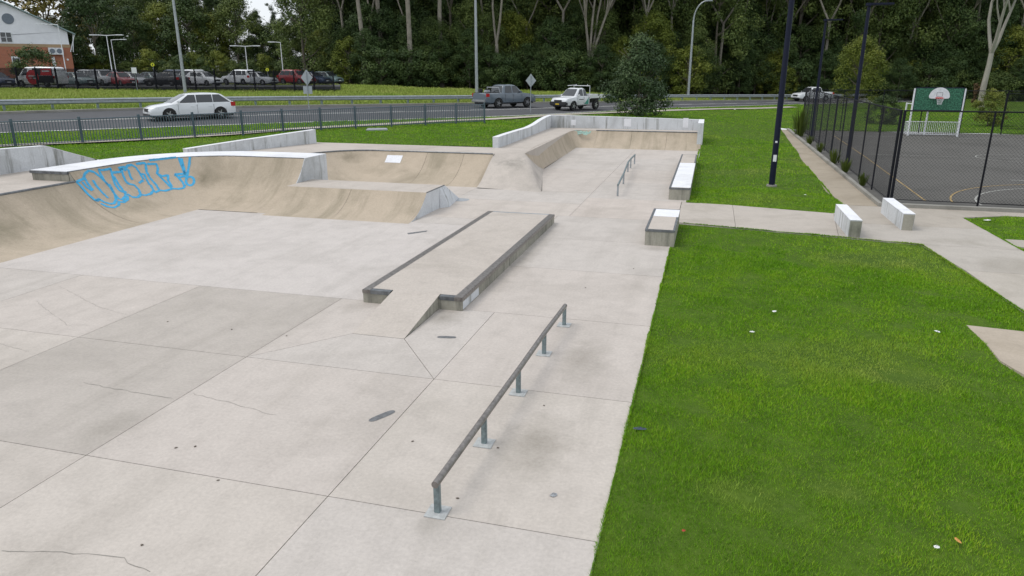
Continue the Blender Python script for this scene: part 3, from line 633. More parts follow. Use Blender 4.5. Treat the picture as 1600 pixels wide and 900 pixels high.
# ------------------------------------------------------------------ grind ledges
def grind_ledge(label, x0, x1, y0, y1, h, whites):
    o = thing('grind_ledge', label, 'ledge', ((x0 + x1) / 2, y0, 0)); cx = (x0 + x1) / 2; a, b, l = x0 - cx, x1 - cx, y1 - y0
    MB().box(a, b, 0, l, -.05, h - .06).build('block', M_SIDE, o, bevel=.006)
    MB().box(a + .06, b - .05, .05, l - .05, h - .058, h - .003).build('top', M_DECK, o)
    MB().box(a - .008, a + .057, -.008, l + .008, h - .059, h).build('steel_edge', M_STEEL, o); MB().box(b - .047, b + .008, -.008, l + .008, h - .059, h).build('steel_edge', M_STEEL, o)
    MB().box(a + .06, b - .05, -.008, .047, h - .059, h - .001).build('steel_edge', M_STEEL, o); MB().box(a + .06, b - .05, l - .047, l + .008, h - .059, h - .001).build('steel_edge', M_STEEL, o)
    for y_0, y_1 in whites: MB().box(a + .062, b + .004, y_0, y_1, h - .0025, h + .003).build('painted_top', M_WTOP, o)
grind_ledge('short concrete grind ledge with a half white top, just before the cross path', -1.35, -.62, 17.72, 20.6, .42, ((1.75, 2.8),))
grind_ledge('long concrete grind ledge with a white painted top, beyond the cross path', -1.15, -.45, 24.62, 35.0, .42, ((.12, 4.1), (4.11, 7.0)))

# ------------------------------------------------------------------ flat rails
def rail(label, pts, hs, r, square=False, pm=M_GALVP, bm=M_RUST, plate=True):
    o = thing('grind_rail', label, 'rail', (pts[0][0], pts[0][1], 0)); org = Vector((pts[0][0], pts[0][1], 0))
    top = [Vector((p[0], p[1], h)) - org for p, h in zip(pts, hs)]
    d0 = (top[0] - top[1]).normalized() * .05; d1 = (top[-1] - top[-2]).normalized() * .05
    MB().tube([top[0] + d0] + top[1:-1] + [top[-1] + d1], r, 12).build('bar', bm, o, smooth=40)
    for p, t in zip(pts, top):
        q = Vector((p[0], p[1], 0)) - org
        po = MB().box(q.x - .03, q.x + .03, q.y - .03, q.y + .03, .008, t.z - r * .5).build('post', pm, o, bevel=.004)
        if plate: MB().box(q.x - .11, q.x + .11, q.y - .11, q.y + .11, .001, .012).build('base_plate', M_PLATE, po)
rail('long low round grind rail on five posts in the foreground', [(-2.33, 5.69), (-2.29, 7.12), (-2.25, 8.56), (-2.22, 10.02), (-2.17, 11.38)], [.345] * 5, .038)
rail('grey kinked grind rail further back left of the long ledge', [(-2.93, 24.86), (-3.06, 27.7), (-3.28, 31.2), (-3.3, 32.5), (-3.28, 34)], [.40, .42, .43, .43, .43], .035, pm=M_GALV, bm=M_GALVP, plate=False)

# ------------------------------------------------------------------ paths, bollard blocks
path = bpy.data.objects.new('footpath', None); COL.objects.link(path); struct(path)
T1 = (1, 1, 1); T2 = (.95, .93, .9)
slab([(-.69, 20.85), (.95, 20.5), (.95, 24.14), (-.56, 24.28), (-.69, 24.28)], (1.08, 1.06, 1.05), path, M_PATH); slab([(.95, 20.5), (3.57, 20.03), (3.95, 23.5), (.95, 24.14)], (1.06, 1.04, 1.03), path, M_PATH)
slab([(3.57, 20.03), (5.47, 19.66), (7.7, 19.66), (7.65, 22.1), (3.8, 22.1)], T1, path, M_PATH); slab([(3.8, 22.1), (7.65, 22.1), (7.6, 23.8), (8.9, 24.4), (8.9, 25.13), (4.55, 25.13), (3.95, 23.5)], T2, path, M_PATH)
slab([(8.9, 24.4), (14, 24.6), (30, 24.6), (30, 25.13), (8.9, 25.13)], T2, path, M_PATH)
slab([(5.47, 19.66), (5.75, 17.2), (7.72, 17.2), (7.7, 19.66)], T1, path, M_PATH); slab([(5.75, 17.2), (5.87, 14.3), (7.74, 14.3), (7.72, 17.2)], (1.04, 1.03, 1.01), path, M_PATH); slab([(5.87, 14.3), (5.9, 9), (7.75, 9), (7.74, 14.3)], T1, path, M_PATH)
ys_ = [25.15, 29, 33, 37, 41, 45, 49, 53, 57.5]
def pxl(y): return float(np.interp(y, [25.15, 28, 35, 57.5], [4.5, 4.35, 4.5, 5.2]))
def pxr(y): return float(np.interp(y, [25.15, 40, 57.5], [5.55, 5.62, 5.95]))
for a, b in zip(ys_, ys_[1:]): slab([(pxl(a), a), (pxr(a), a), (pxr(b), b), (pxl(b), b)], (.86, .80, .70), path, M_PATH)
slab(PATHS['slab'], (1.0, .93, .84), path, M_PATH); slab(PATHS['pad'], (.9, .9, .87), path, M_PATH)
def bollard(label, x0, x1, y0, y1, h):
    o = thing('concrete_block', label, 'block', ((x0 + x1) / 2, y0, 0), 0, 'concrete blocks across the path'); cx = (x0 + x1) / 2
    MB().box(x0 - cx, x1 - cx, 0, y1 - y0, -.02, h - .012).build('block_body', M_WHITE, o, bevel=.012); MB().box(x0 - cx - .002, x1 - cx + .002, -.002, y1 - y0 + .002, h - .0118, h).build('painted_top', M_WTOP, o)
    MB().box(x0 - cx + .01, x1 - cx - .01, -.006, -.0005, .0, h - .03).build('bare_end', M_SIDE, o)
bollard('pale concrete block on the path, the one nearer the light pole', 3.8, 4.1, 20.05, 22.45, .47)
bollard('pale concrete block on the path, the one in front of the court fence corner', 5.38, 5.68, 21.4, 24.0, .47)

# ------------------------------------------------------------------ road, markings, kerbs, verge path
def road_strip(A, B_, name, mat, dz=0, kind=True, parent=None):
    o = MB().grid([[(a.x, a.y, a.z + dz), (b.x, b.y, b.z + dz)] for a, b in zip(A, B_)]).build(name, mat, parent, smooth=40)
    if kind: struct(o)
    return o
def across(t): return [a.lerp(b, t) for a, b in zip(NE, FK)]
NEo = [a + (a - b).normalized() * .9 for a, b in zip(NE, FK)]
for p in NEo: p.z -= .01
road = bpy.data.objects.new('road', None); COL.objects.link(road); struct(road)
MB().grid([[(a.x, a.y, a.z - .05), (b.x, b.y, b.z)] + [(c.x, c.y, c.z) for c in (b.lerp(f, .5), f)] for a, b, f in zip(NEo, NE, FK)]).build('asphalt', M_ASPH, road, smooth=40)
def marking(t, wd, name='line_marking', dash=None, mat=M_LINE):
    C = resample(across(t), 400); 
    mb = MB(); run = []
    segs = [(0, len(C) - 1)] if not dash else [(i, i + dash[0]) for i in range(0, len(C) - dash[0] - 1, dash[0] + dash[1])]
    for a, b in segs:
        rows = []
        for i in range(a, b + 1):
            d = (C[min(i + 1, len(C) - 1)] - C[max(i - 1, 0)]).normalized(); q = Vector((-d.y, d.x, 0)) * wd / 2; u = Vector((0, 0, .014)); rows.append([C[i] - q + u, C[i] + q + u])
        mb.grid(rows)
    mb.build(name, mat, road)
marking(.012, .3); marking(.46, .24); marking(.5, .2, dash=(6, 5))
KO = [b + (b - a).normalized() * .16 for a, b in zip(NE, FK)]
ko = MB().grid([[(b.x, b.y, b.z - .01), (b.x, b.y, b.z + .13), (k.x, k.y, k.z + .14), (k.x, k.y, k.z - .1)] for b, k in zip(FK, KO)]).build('kerb', M_KERB); struct(ko)
VL = []; 
for i, p in enumerate(VERGE_PATH_C):
    d = (VERGE_PATH_C[min(i + 1, 49)] - VERGE_PATH_C[max(i - 1, 0)]).normalized(); q = Vector((-d.y, d.x, 0)) * .55
    VL.append([Vector((*(p + q)[:2], zt(*(p + q)[:2]) + .05)), Vector((*(p - q)[:2], zt(*(p - q)[:2]) + .05))])
o = MB().grid(VL).build('verge_path', M_PATH); o.color = (1.05, 1.03, 1, 1); struct(o)

# ------------------------------------------------------------------ guardrail
gr = thing('guardrail', 'galvanised steel W-beam guardrail along the far side of the road', 'guardrail', tuple(KO[20]))
GL = resample([b + (b - a).normalized() * 1.0 for a, b in zip(NE, FK)], 120); org = KO[20]
wb = [(-.02, .38), (.035, .42), (.05, .46), (-.01, .52), (.0, .55), (-.01, .58), (.05, .64), (.035, .68), (-.02, .72)]
for s in range(0, 119, 7):
    rows = []
    for i in range(s, min(s + 7, 119) + 1):
        d = (GL[min(i + 1, 119)] - GL[max(i - 1, 0)]).normalized(); q = Vector((d.y, -d.x, 0))
        rows.append([GL[i] + q * (a + (.012 if (s // 7) % 2 else 0)) + Vector((0, 0, z)) - org for a, z in wb])
    MB().grid(rows).build('beam', M_GALV, gr, smooth=50)
post_me = MB().box(-.06, .06, -.09, .09, -.3, .70).mesh('guardrail_post', M_GALVP)
for i in range(0, 120, 2):
    d = (GL[min(i + 1, 119)] - GL[max(i - 1, 0)]); p = GL[i] + Vector((-d.y, d.x, 0)).normalized() * .14 - org; link('post', post_me, gr, p, (0, 0, math.atan2(d.y, d.x)))

# ------------------------------------------------------------------ grey picket fence by the road
fpts = [G(-90, 237, 1.08), G(25, 230.5, 1.1), G(130, 225, 1.12), G(222, 220, 1.15), G(305, 215, 1.17), G(380, 211, 1.19), G(443, 207, 1.2), G(502, 204, 1.21), G(556, 201, 1.22), G(612, 198.5, 1.22), G(665, 196, 1.22), G(713, 194, 1.22), G(757, 192, 1.22)]
pf_ = thing('picket_fence', 'slate grey tubular steel picket fence between the skate park lawn and the road', 'fence', tuple(fpts[6])); org = fpts[6]
pk_me = MB().box(-.014, .014, -.014, .014, .08, 1.06).mesh('picket', M_FENCE); ps_me = MB().box(-.042, .042, -.042, .042, -.2, 1.19).mesh('fence_post', M_FENCE)
for i, p in enumerate(fpts):
    link('post', ps_me, pf_, p - org)
    if i == 0: continue
    a, b = fpts[i - 1], p; d = b - a; ln = d.length; u = d.normalized()
    MB().tube([a - org + Vector((0, 0, 1.08)), b - org + Vector((0, 0, 1.08))], .022, 6).build('top_rail', M_FENCE, pf_); MB().tube([a - org + Vector((0, 0, .12)), b - org + Vector((0, 0, .12))], .018, 6).build('bottom_rail', M_FENCE, pf_)
    k = max(4, int(ln / .112))
    for j in range(1, k): link('picket', pk_me, pf_, a + d * (j / k) - org, (0, 0, math.atan2(d.y, d.x)))

# ------------------------------------------------------------------ court, its lines, kerb, fence and goal
o = MB().poly([(x, y, -.02) for x, y in COURT]).build('court', M_COURT); struct(o)
def line3(pts, wd, mat, name='court_line', z=-.014, closed=False):
    P = [Vector((*p, z)) for p in pts]; rows = []
    for i, p in enumerate(P):
        d = (P[min(i + 1, len(P) - 1)] - P[max(i - 1, 0)]).normalized(); q = Vector((-d.y, d.x, 0)) * wd / 2; rows.append([p - q, p + q])
    MB().grid(rows).build(name, mat, o)
def arc(cx, cy, r, a0, a1, n=24): return [(cx + r * math.cos(t), cy + r * math.sin(t)) for t in np.linspace(R(a0), R(a1), n)]
line3([(7.35, 26.8), (7.9, 40), (8.3, 53.5)], .06, M_YLINE); line3([(7.35, 26.8), (9.0, 26.72), (14, 26.5), (24, 26.1)], .05, M_WLINE, z=-.0135)
line3(arc(14.5, 25.9, 6.4, 173, 60, 30), .06, M_YLINE, z=-.013); line3(arc(13.9, 26.2, 5.0, 178, 60, 26), .06, M_WLINE, z=-.0125)
line3(arc(15.2, 41.5, 1.8, 0, 360, 30), .05, M_WLINE, z=-.0128); line3([(8.2, 41.6), (22, 41.2)], .05, M_WLINE, z=-.0122); line3([(12, 33), (13.5, 33)], .1, M_WLINE, z=-.0118); line3([(8.3, 53.5), (22, 53.0)], .05, M_WLINE, z=-.0117)
kb = MB(); kp_ = [(5.72, 57.5), (5.66, 40), (5.6, 25.22), (30, 25.22)]
rows = []
for i, p in enumerate(kp_):
    a = Vector(kp_[max(i - 1, 0)]); b = Vector(kp_[min(i + 1, 3)]); d = (b - a).normalized(); q = Vector((-d.y, d.x)) * .09; m = 1.35 if i == 2 else 1
    rows.append([(p[0] - q.x * m, p[1] - q.y * m, -.1), (p[0] - q.x * m, p[1] - q.y * m, .11), (p[0] + q.x * m, p[1] + q.y * m, .11), (p[0] + q.x * m, p[1] + q.y * m, -.1)])
struct(kb.grid(rows).poly(rows[0]).poly(rows[-1]).build('court_kerb', M_KERB))
def chainlink(label, pts, h, posts, base=0.0, pitch=.075, wire=.0029, midrail=True, mat=M_BLACK, top=True, pr=.03):
    o = thing('chain_link_fence', label, 'fence', (pts[0][0], pts[0][1], base)); org = Vector((pts[0][0], pts[0][1], 0)) + Vector((0, 0, base))
    for (a, b, k) in zip(pts, pts[1:], posts):
        A_ = Vector((*a, base)) - org; B2 = Vector((*b, base)) - org; d = B2 - A_; ln = d.length; u = d / ln; nrm = Vector((-u.y, u.x, 0))
        for j in range(k + 1):
            p = A_ + d * (j / k); r = pr * (1.5 if j in (0, k) else 1)
            if j == 0 and a is not pts[0]: continue
            MB().tube([p + Vector((0, 0, -.1)), p + Vector((0, 0, h + .02))], r, 8).build('post', mat, o)
        if top: MB().tube([A_ + Vector((0, 0, h)), B2 + Vector((0, 0, h))], .024, 6).build('top_rail', mat, o)
        MB().tube([A_ + Vector((0, 0, .06)), B2 + Vector((0, 0, .06))], .012, 5).build('bottom_wire', mat, o)
        mb = MB(); off = nrm * .035
        for sgn in (1, -1):
            s = -h if sgn > 0 else 0
            while s < (ln if sgn > 0 else ln + h):
                t0, t1 = (max(0, -s), min(h, ln - s)) if sgn > 0 else (max(0, s - ln), min(h, s))
                if t1 > t0 + .02:
                    p = A_ + u * (s + sgn * t0) + Vector((0, 0, t0 + .03)) + off * (1 + .1 * sgn); q = A_ + u * (s + sgn * t1) + Vector((0, 0, t1 + .03)) + off * (1 + .1 * sgn)
                    mb.tube([p, q], wire, 3, cap=False)
                s += pitch * 1.414
        mm = mb.build('wire_mesh', mat, o, fix=False); mm['kind'] = 'stuff'
    return o
FC = (6.02, 26.1)
chainlink('black chain-link fence down the left side of the sports court, seen at a slant', [(6.02, 26.16), (6.2, 40), (6.6, 56.8)], 2.95, (5, 6), .05)
chainlink('black chain-link fence across the near end of the court with peeling posts', [(6.1, 26.05), (24, 24.5 + 1.05)], 2.95, (7,), .05)
chainlink('black chain-link fence across the far end of the court behind the goal', [(6.65, 56.95), (30, 57.4)], 2.9, (9,), .0, .11, .003)
chainlink('dark mesh fence around a second enclosure at the far right edge', [(21.2, 62), (36, 62.6)], 2.6, (6,), .0, .05, .0035)
def tall_pole(name, label, x, y, h, r0, r1, mat, head=None, z=0):
    o = thing(name, label, 'light pole', (x, y, z))
    MB().tube([(0, 0, -.1), (0, 0, h * .5), (0, 0, h)], [r0, (r0 + r1) / 2, r1], 14).build('pole', mat, o, smooth=40)
    MB().tube([(0, 0, -.02), (0, 0, .06)], r0 * 1.7, 14).build('base_collar', M_KERB, o)
    return o
lp = tall_pole('light_pole', 'thick dark navy light pole rising from the lawn beside the path', 2.5, 28.75, 8.6, .115, .09, M_NAVY, z=zt(2.5, 28.75))
MB().box(-.06, .06, -.125, -.1165, .95, 1.2).build('sticker', M_WTOP, lp); MB().box(-.05, .03, -.125, -.1175, 1.65, 1.72).build('sticker', M_WTOP, lp)
MB().box(.05, .85, -.16, .16, 8.5, 8.6).build('lamp_head', M_NAVY, lp)
for lab, x, y, h, hx in (('nearer of two navy light poles on the court fence line, with a flat lamp head', 6.22, 35.3, 6.95, .95), ('farther of two navy light poles on the court fence line, with a flat lamp head', 6.42, 49.6, 7.2, .95)):
    o2 = tall_pole('light_pole', lab, x, y, h, .095, .07, M_NAVY)
    MB().box(-.12, .05, -.15, .15, h - .06, h + .06).build('lamp_bracket', M_NAVY, o2); MB().box(.05, hx, -.17, .17, h - .04, h + .05).build('lamp_head', M_NAVY, o2, bevel=.02)
gl = thing('basketball_goal', 'white tube goal frame carrying a green board, white half-moon backboard and red hoop', 'goal', (14.6, 54.3, 0))
for x in (-1.5, 1.5):
    MB().tube([(x, 0, 0), (x, 0, 3.1)], .06, 10).build('front_post', M_WPAINT, gl); MB().tube([(x * 1.12, .75, 0), (x * 1.12, .75, 2.15)], .055, 10).build('rear_post', M_WPAINT, gl)
    MB().tube([(x, 0, 2.1), (x * 1.12, .75, 2.1)], .03, 6).build('side_rail', M_WPAINT, gl); MB().tube([(x, 0, .9), (x * 1.12, .75, .9)], .025, 6).build('side_rail', M_WPAINT, gl)
    for k in range(5): MB().tube([(x + x * .12 * k / 5, .15 + .12 * k, .05), (x + x * .12 * k / 5, .15 + .12 * k, .9)], .015, 5).build('bar', M_WPAINT, gl)
MB().tube([(-.3, .8, 0), (-.3, .8, 1.85)], .06, 10).build('rear_post', M_WPAINT, gl)
for z in (.06, .9): MB().tube([(-1.5, .75, z), (1.65, .75, z)], .025, 6).build('rail', M_WPAINT, gl)
bar = MB().tube([(0, 0, .06), (0, 0, .9)], .016, 5).mesh('bar', M_WPAINT)
for k in range(27): link('bar', bar, gl, (-1.43 + 3.0 * k / 26, .75, 0))
m, t, p = nodes_of('green_perforated_board'); g = pos(t); t.links.new(ramp(t, noise(t, 11, 3, .7, g), [(.42, (.008, .06, .032)), (.5, (.02, .13, .07)), (.62, (.06, .22, .13))]), p.inputs['Base Color']); M_GBOARD = m
bd = MB().box(-1.42, 1.42, -.03, .03, 1.72, 3.12).build('board', M_GBOARD, gl)
for x0, x1, z0, z1 in ((-1.46, 1.46, 1.66, 1.72), (-1.46, 1.46, 3.12, 3.18), (-1.46, -1.42, 1.72, 3.12), (1.42, 1.46, 1.72, 3.12)): MB().box(x0, x1, -.04, .04, z0, z1).build('board_frame', M_NAVY, gl)
hm = [(.62 * math.cos(t), .0, 2.55 + .62 * math.sin(t)) for t in np.linspace(0, math.pi, 20)] + [(-.55, 0, 2.47), (0, 0, 2.42), (.55, 0, 2.47)]
mb = MB(); n = len(hm); mb.v += [(x, -.10, z) for x, y, z in hm] + [(x, -.06, z) for x, y, z in hm]; mb.f += [tuple(range(n)), tuple(reversed(range(n, 2 * n)))] + [(i, (i + 1) % n, n + (i + 1) % n, n + i) for i in range(n)]; mb.mi += [0] * (n + 2)
mb.build('backboard', M_WPAINT, gl)
M_HOOP = plain('red_hoop_paint', (.5, .035, .03), .4)
bb_ = MB()
for x0, x1, z0, z1 in ((-.18, .18, 2.60, 2.615), (-.18, -.165, 2.615, 2.85), (.165, .18, 2.615, 2.85), (-.18, .18, 2.85, 2.865)): bb_.box(x0, x1, -.108, -.1005, z0, z1)
bb_.build('target_square', M_PLAST, gl)
MB().tube([(.225 * math.cos(t), -.38 + .225 * math.sin(t), 2.5) for t in np.linspace(0, 6.283, 20)], .014, 6, cap=False).build('hoop', M_HOOP, gl); MB().box(-.2, .2, -.16, -.1005, 2.44, 2.54).build('hoop_bracket', M_HOOP, gl)
mb = MB()
for k in range(12):
    a0, a1 = 2 * math.pi * k / 12, 2 * math.pi * (k + 1.5) / 12
    mb.tube([(.22 * math.cos(a0), -.38 + .22 * math.sin(a0), 2.49), (.15 * math.cos((a0 + a1) / 2), -.38 + .15 * math.sin((a0 + a1) / 2), 2.27), (.12 * math.cos(a1), -.38 + .12 * math.sin(a1), 2.08)], .008, 3, cap=False)
    a1 = 2 * math.pi * (k - 1.5) / 12
    mb.tube([(.22 * math.cos(a0), -.38 + .22 * math.sin(a0), 2.49), (.15 * math.cos((a0 + a1) / 2), -.38 + .15 * math.sin((a0 + a1) / 2), 2.27), (.12 * math.cos(a1), -.38 + .12 * math.sin(a1), 2.08)], .008, 3, cap=False)
mb.build('net', M_WPAINT, gl, fix=False)

# ------------------------------------------------------------------ street furniture by the road
def street_light(label, p, h, lean=0, arm=None, mat=M_GALV, r0=.1):
    o = thing('street_light', label, 'street light', tuple(p))
    if arm is None: pts = [(0, 0, -.2), (0, 0, h * .5), (0, 0, h)]; rr = [r0, r0 * .8, r0 * .6]
    else:
        pts = [(0, 0, -.2), (0, 0, h * .55), (0, 0, h * .8)] + [(arm * (1 - math.cos(t)), 0, h * .8 + h * .2 * math.sin(t)) for t in np.linspace(.25, 1.5, 7)]; rr = [r0, r0 * .8, r0 * .65] + [r0 * .5] * 7
    MB().tube(pts, rr, 10).build('pole', mat, o, smooth=40); MB().box(-.18, .18, -.18, .18, -.1, .1).build('base_plate', M_KERB, o)
    q = pts[-1]; MB().box(q[0] - .1, q[0] + .7, -.14, .14, q[2] - .06, q[2] + .07).build('lamp_head', mat, o, bevel=.03); return o
def on(p): return Vector((p[0], p[1], zt(p[0], p[1])))
street_light('leaning grey street light pole behind the white station wagon', on(G(290, 146, 2.1)), 12, r0=.17)
street_light('tall straight grey street light pole behind the grey pickup', on(G(745, 145, 1.9)), 14, r0=.18)
street_light('grey street light pole with a curved arm right of the big bush', on(V(1078, 92)), 11.3, arm=1.5, r0=.17)
def car_park_lamp(label, px, dist, ztop, arms):
    b = on(V(px, dist)); h = ztop - b.z; o = thing('car_park_light', label, 'light pole', tuple(b)); ax = Vector((CA, SA, 0))
    MB().tube([(0, 0, -.1), (0, 0, h)], [.06, .04], 8).build('pole', M_WPAINT, o)
    for s, l in arms:
        e = ax * s * l; MB().tube([(0, 0, h - .03), (e.x, e.y, h + .03)], .035, 6).build('arm', M_WPAINT, o); c = ax * s * (l + .3); MB().obox((c.x, c.y, h - .02), (ax.x, ax.y), .75, .25, .1).build('lamp_head', M_WPAINT, o)
def z_at(py, dist): return CAM_H + dist * math.tan(math.atan((450 - py) / FPX) - PITCH)
car_park_lamp('white car park light in front of the brick building', 103, 80, z_at(38, 80), ((-1, 1.6),))
car_park_lamp('white double-headed car park light right of the brick building', 175, 84, z_at(55, 84), ((-1, 1.2), (1, 1.2)))
car_park_lamp('white single-armed car park light just behind the double-headed one', 181, 96, z_at(62, 96), ((1, 1.3),))
car_park_lamp('white double-headed car park light among the parked cars', 387, 88, z_at(72, 88), ((-1, 1.1), (1, 1.1)))
car_park_lamp('white car park light at the right end of the parked cars', 442, 90, z_at(66, 90), ((-1, .8),))
def sign(label, p, hpole, size, plate):
    o = thing('road_sign', label, 'sign', tuple(p)); yaw = AZ * .5
    MB().tube([(0, 0, -.1), (0, 0, hpole)], .03, 8).build('post', M_GALV, o)
    d = size / 2; c = hpole - d * .9; mb = MB(); n = 4; q = [(d * 1.0, 0, c), (0, 0, c + d * 1.25), (-d * 1.0, 0, c), (0, 0, c - d * 1.25)]
    mb.v += [(x, .035, z) for x, _, z in q] + [(x, .05, z) for x, _, z in q]; mb.f += [(0, 1, 2, 3), (7, 6, 5, 4)] + [(i, (i + 1) % 4, 4 + (i + 1) % 4, 4 + i) for i in range(4)]; mb.mi += [0] * 6
    mb.build('diamond_back', M_PLATEG, o)
    MB().box(-.02, .02, .008, .034, c - d * .8, c + d * .8).build('bracket', M_GALVP, o)
    if plate: MB().box(-d * .75, d * .75, .035, .05, c - d * 2.55, c - d * 1.35).build('lower_plate', M_PLATEG, o)
    o.rotation_euler = (0, 0, yaw)
M_PLATEG = plain('bare_aluminium_sign_back', (.36, .40, .42), .5, .15, .06)
sign('grey back of a diamond road sign with a lower plate, behind the picket fence', on(G(483, 172, 1.7)), 2.72, .82, True)
sign('grey back of a diamond road sign between the two pickups', on(G(829, 177, 1.1)), 2.75, .8, False)

# ------------------------------------------------------------------ vehicles
WHEELS = {}
def wheel_mesh(r, wd):
    k = (r, wd)
    if k not in WHEELS:
        t = MB(); seg = 22; pr = [(r * .62, -wd / 2), (r * .93, -wd / 2), (r, -wd * .34), (r, wd * .34), (r * .93, wd / 2), (r * .62, wd / 2)]
        t.grid([[(q * math.cos(a), y, q * math.sin(a)) for q, y in pr] for a in np.linspace(0, 2 * math.pi, seg + 1)])
        rim = MB(); rr = r * .63
        rim.grid([[(q * math.cos(a), y, q * math.sin(a)) for q, y in ((rr, -wd * .45), (rr * .9, -wd * .47), (rr * .86, -wd * .2), (rr * .3, -wd * .2), (0.001, -wd * .2))] for a in np.linspace(0, 2 * math.pi, seg + 1)], 1)
        for s in range(5):
            a = 2 * math.pi * s / 5; c, n = math.cos(a), math.sin(a); w_ = rr * .13
            pts = [(c * rr * .12 - n * w_, n * rr * .12 + c * w_), (c * rr * .12 + n * w_, n * rr * .12 - c * w_), (c * rr * .93 + n * w_ * .8, n * rr * .93 - c * w_ * .8), (c * rr * .93 - n * w_ * .8, n * rr * .93 + c * w_ * .8)]
            rim.poly([(x, -wd * .46, z) for x, z in pts]); 
            for i in range(4): j = (i + 1) % 4; rim.poly([(pts[i][0], -wd * .46, pts[i][1]), (pts[j][0], -wd * .46, pts[j][1]), (pts[j][0], -wd * .2, pts[j][1]), (pts[i][0], -wd * .2, pts[i][1])])
        rim.tube([(0, -wd * .48, 0), (0, -wd * .2, 0)], rr * .2, 10)
        WHEELS[k] = (t.mesh('tyre', M_TYRE, True, 40), rim.mesh('rim', [M_RIM, M_PLAST], True))
    return WHEELS[k]
SPEC = {
 'wagon': dict(L=4.9, W=1.86, r=.335, wx=(1.43, -1.49), zb=.2, top=[(2.45, .55), (2.40, .68), (2.1, .80), (1.2, .93), (.95, .97), (-2.0, 1.0), (-2.35, .98), (-2.45, .80)], cab=dict(b0=1.3, t0=.22, t1=-1.62, b1=-2.38, z0=.93, z1=1.48, w0=.86, w1=.64), wins=[(.86, -.14), (-.17, -1.1), (-1.13, -2.12)]),
 'sedan': dict(L=4.7, W=1.82, r=.32, wx=(1.38, -1.36), zb=.2, top=[(2.35, .52), (2.3, .66), (2.0, .78), (1.1, .9), (.9, .94), (-1.6, 1.0), (-2.2, .99), (-2.33, .85)], cab=dict(b0=1.08, t0=.25, t1=-1.0, b1=-1.75, z0=.92, z1=1.45, w0=.82, w1=.6), wins=[(.7, -.2), (-.28, -1.15)]),
 'hatch': dict(L=4.2, W=1.76, r=.31, wx=(1.28, -1.28), zb=.2, top=[(2.1, .55), (2.05, .68), (1.8, .8), (1.05, .94), (.9, .97), (-1.7, 1.02), (-2.0, 1.0), (-2.1, .8)], cab=dict(b0=1.1, t0=.35, t1=-1.45, b1=-2.0, z0=.94, z1=1.5, w0=.8, w1=.62), wins=[(.75, -.15), (-.23, -1.15)]),
 'suv': dict(L=4.6, W=1.88, r=.36, wx=(1.36, -1.32), zb=.26, top=[(2.3, .6), (2.26, .8), (2.0, .96), (1.15, 1.06), (.95, 1.08), (-1.9, 1.12), (-2.2, 1.1), (-2.3, .85)], cab=dict(b0=1.15, t0=.4, t1=-1.7, b1=-2.2, z0=1.06, z1=1.7, w0=.86, w1=.68), wins=[(.78, -.12), (-.2, -1.08), (-1.16, -1.85)]),
 'pickup': dict(L=5.3, W=1.84, r=.385, wx=(1.62, -1.42), zb=.36, top=[(2.62, .62), (2.58, .86), (2.35, 1.02), (1.35, 1.13), (1.1, 1.14), (-.85, 1.16), (-2.55, 1.16), (-2.65, 1.1)], cab=dict(b0=1.3, t0=.52, t1=-.72, b1=-.98, z0=1.12, z1=1.78, w0=.83, w1=.66), wins=[(.95, .1), (.02, -.72)]),
 'cabchassis': dict(L=5.2, W=1.82, r=.385, wx=(1.6, -1.45), zb=.38, top=[(2.6, .62), (2.56, .86), (2.3, 1.02), (1.4, 1.12), (1.2, 1.14), (-.35, 1.16), (-.46, 1.12)], rear=-.46, cab=dict(b0=1.4, t0=.66, t1=-.12, b1=-.42, z0=1.12, z1=1.78, w0=.83, w1=.66), wins=[(1.05, .28), (.2, -.3)]),
 'van': dict(L=4.9, W=1.9, r=.34, wx=(1.6, -1.4), zb=.24, top=[(2.45, .5), (2.42, .75), (2.2, .98), (1.75, 1.1), (1.5, 1.12), (-2.3, 1.14), (-2.42, 1.1)], cab=dict(b0=1.85, t0=1.05, t1=-2.25, b1=-2.42, z0=1.1, z1=1.96, w0=.9, w1=.8), wins=[(1.45, .7)]),
}
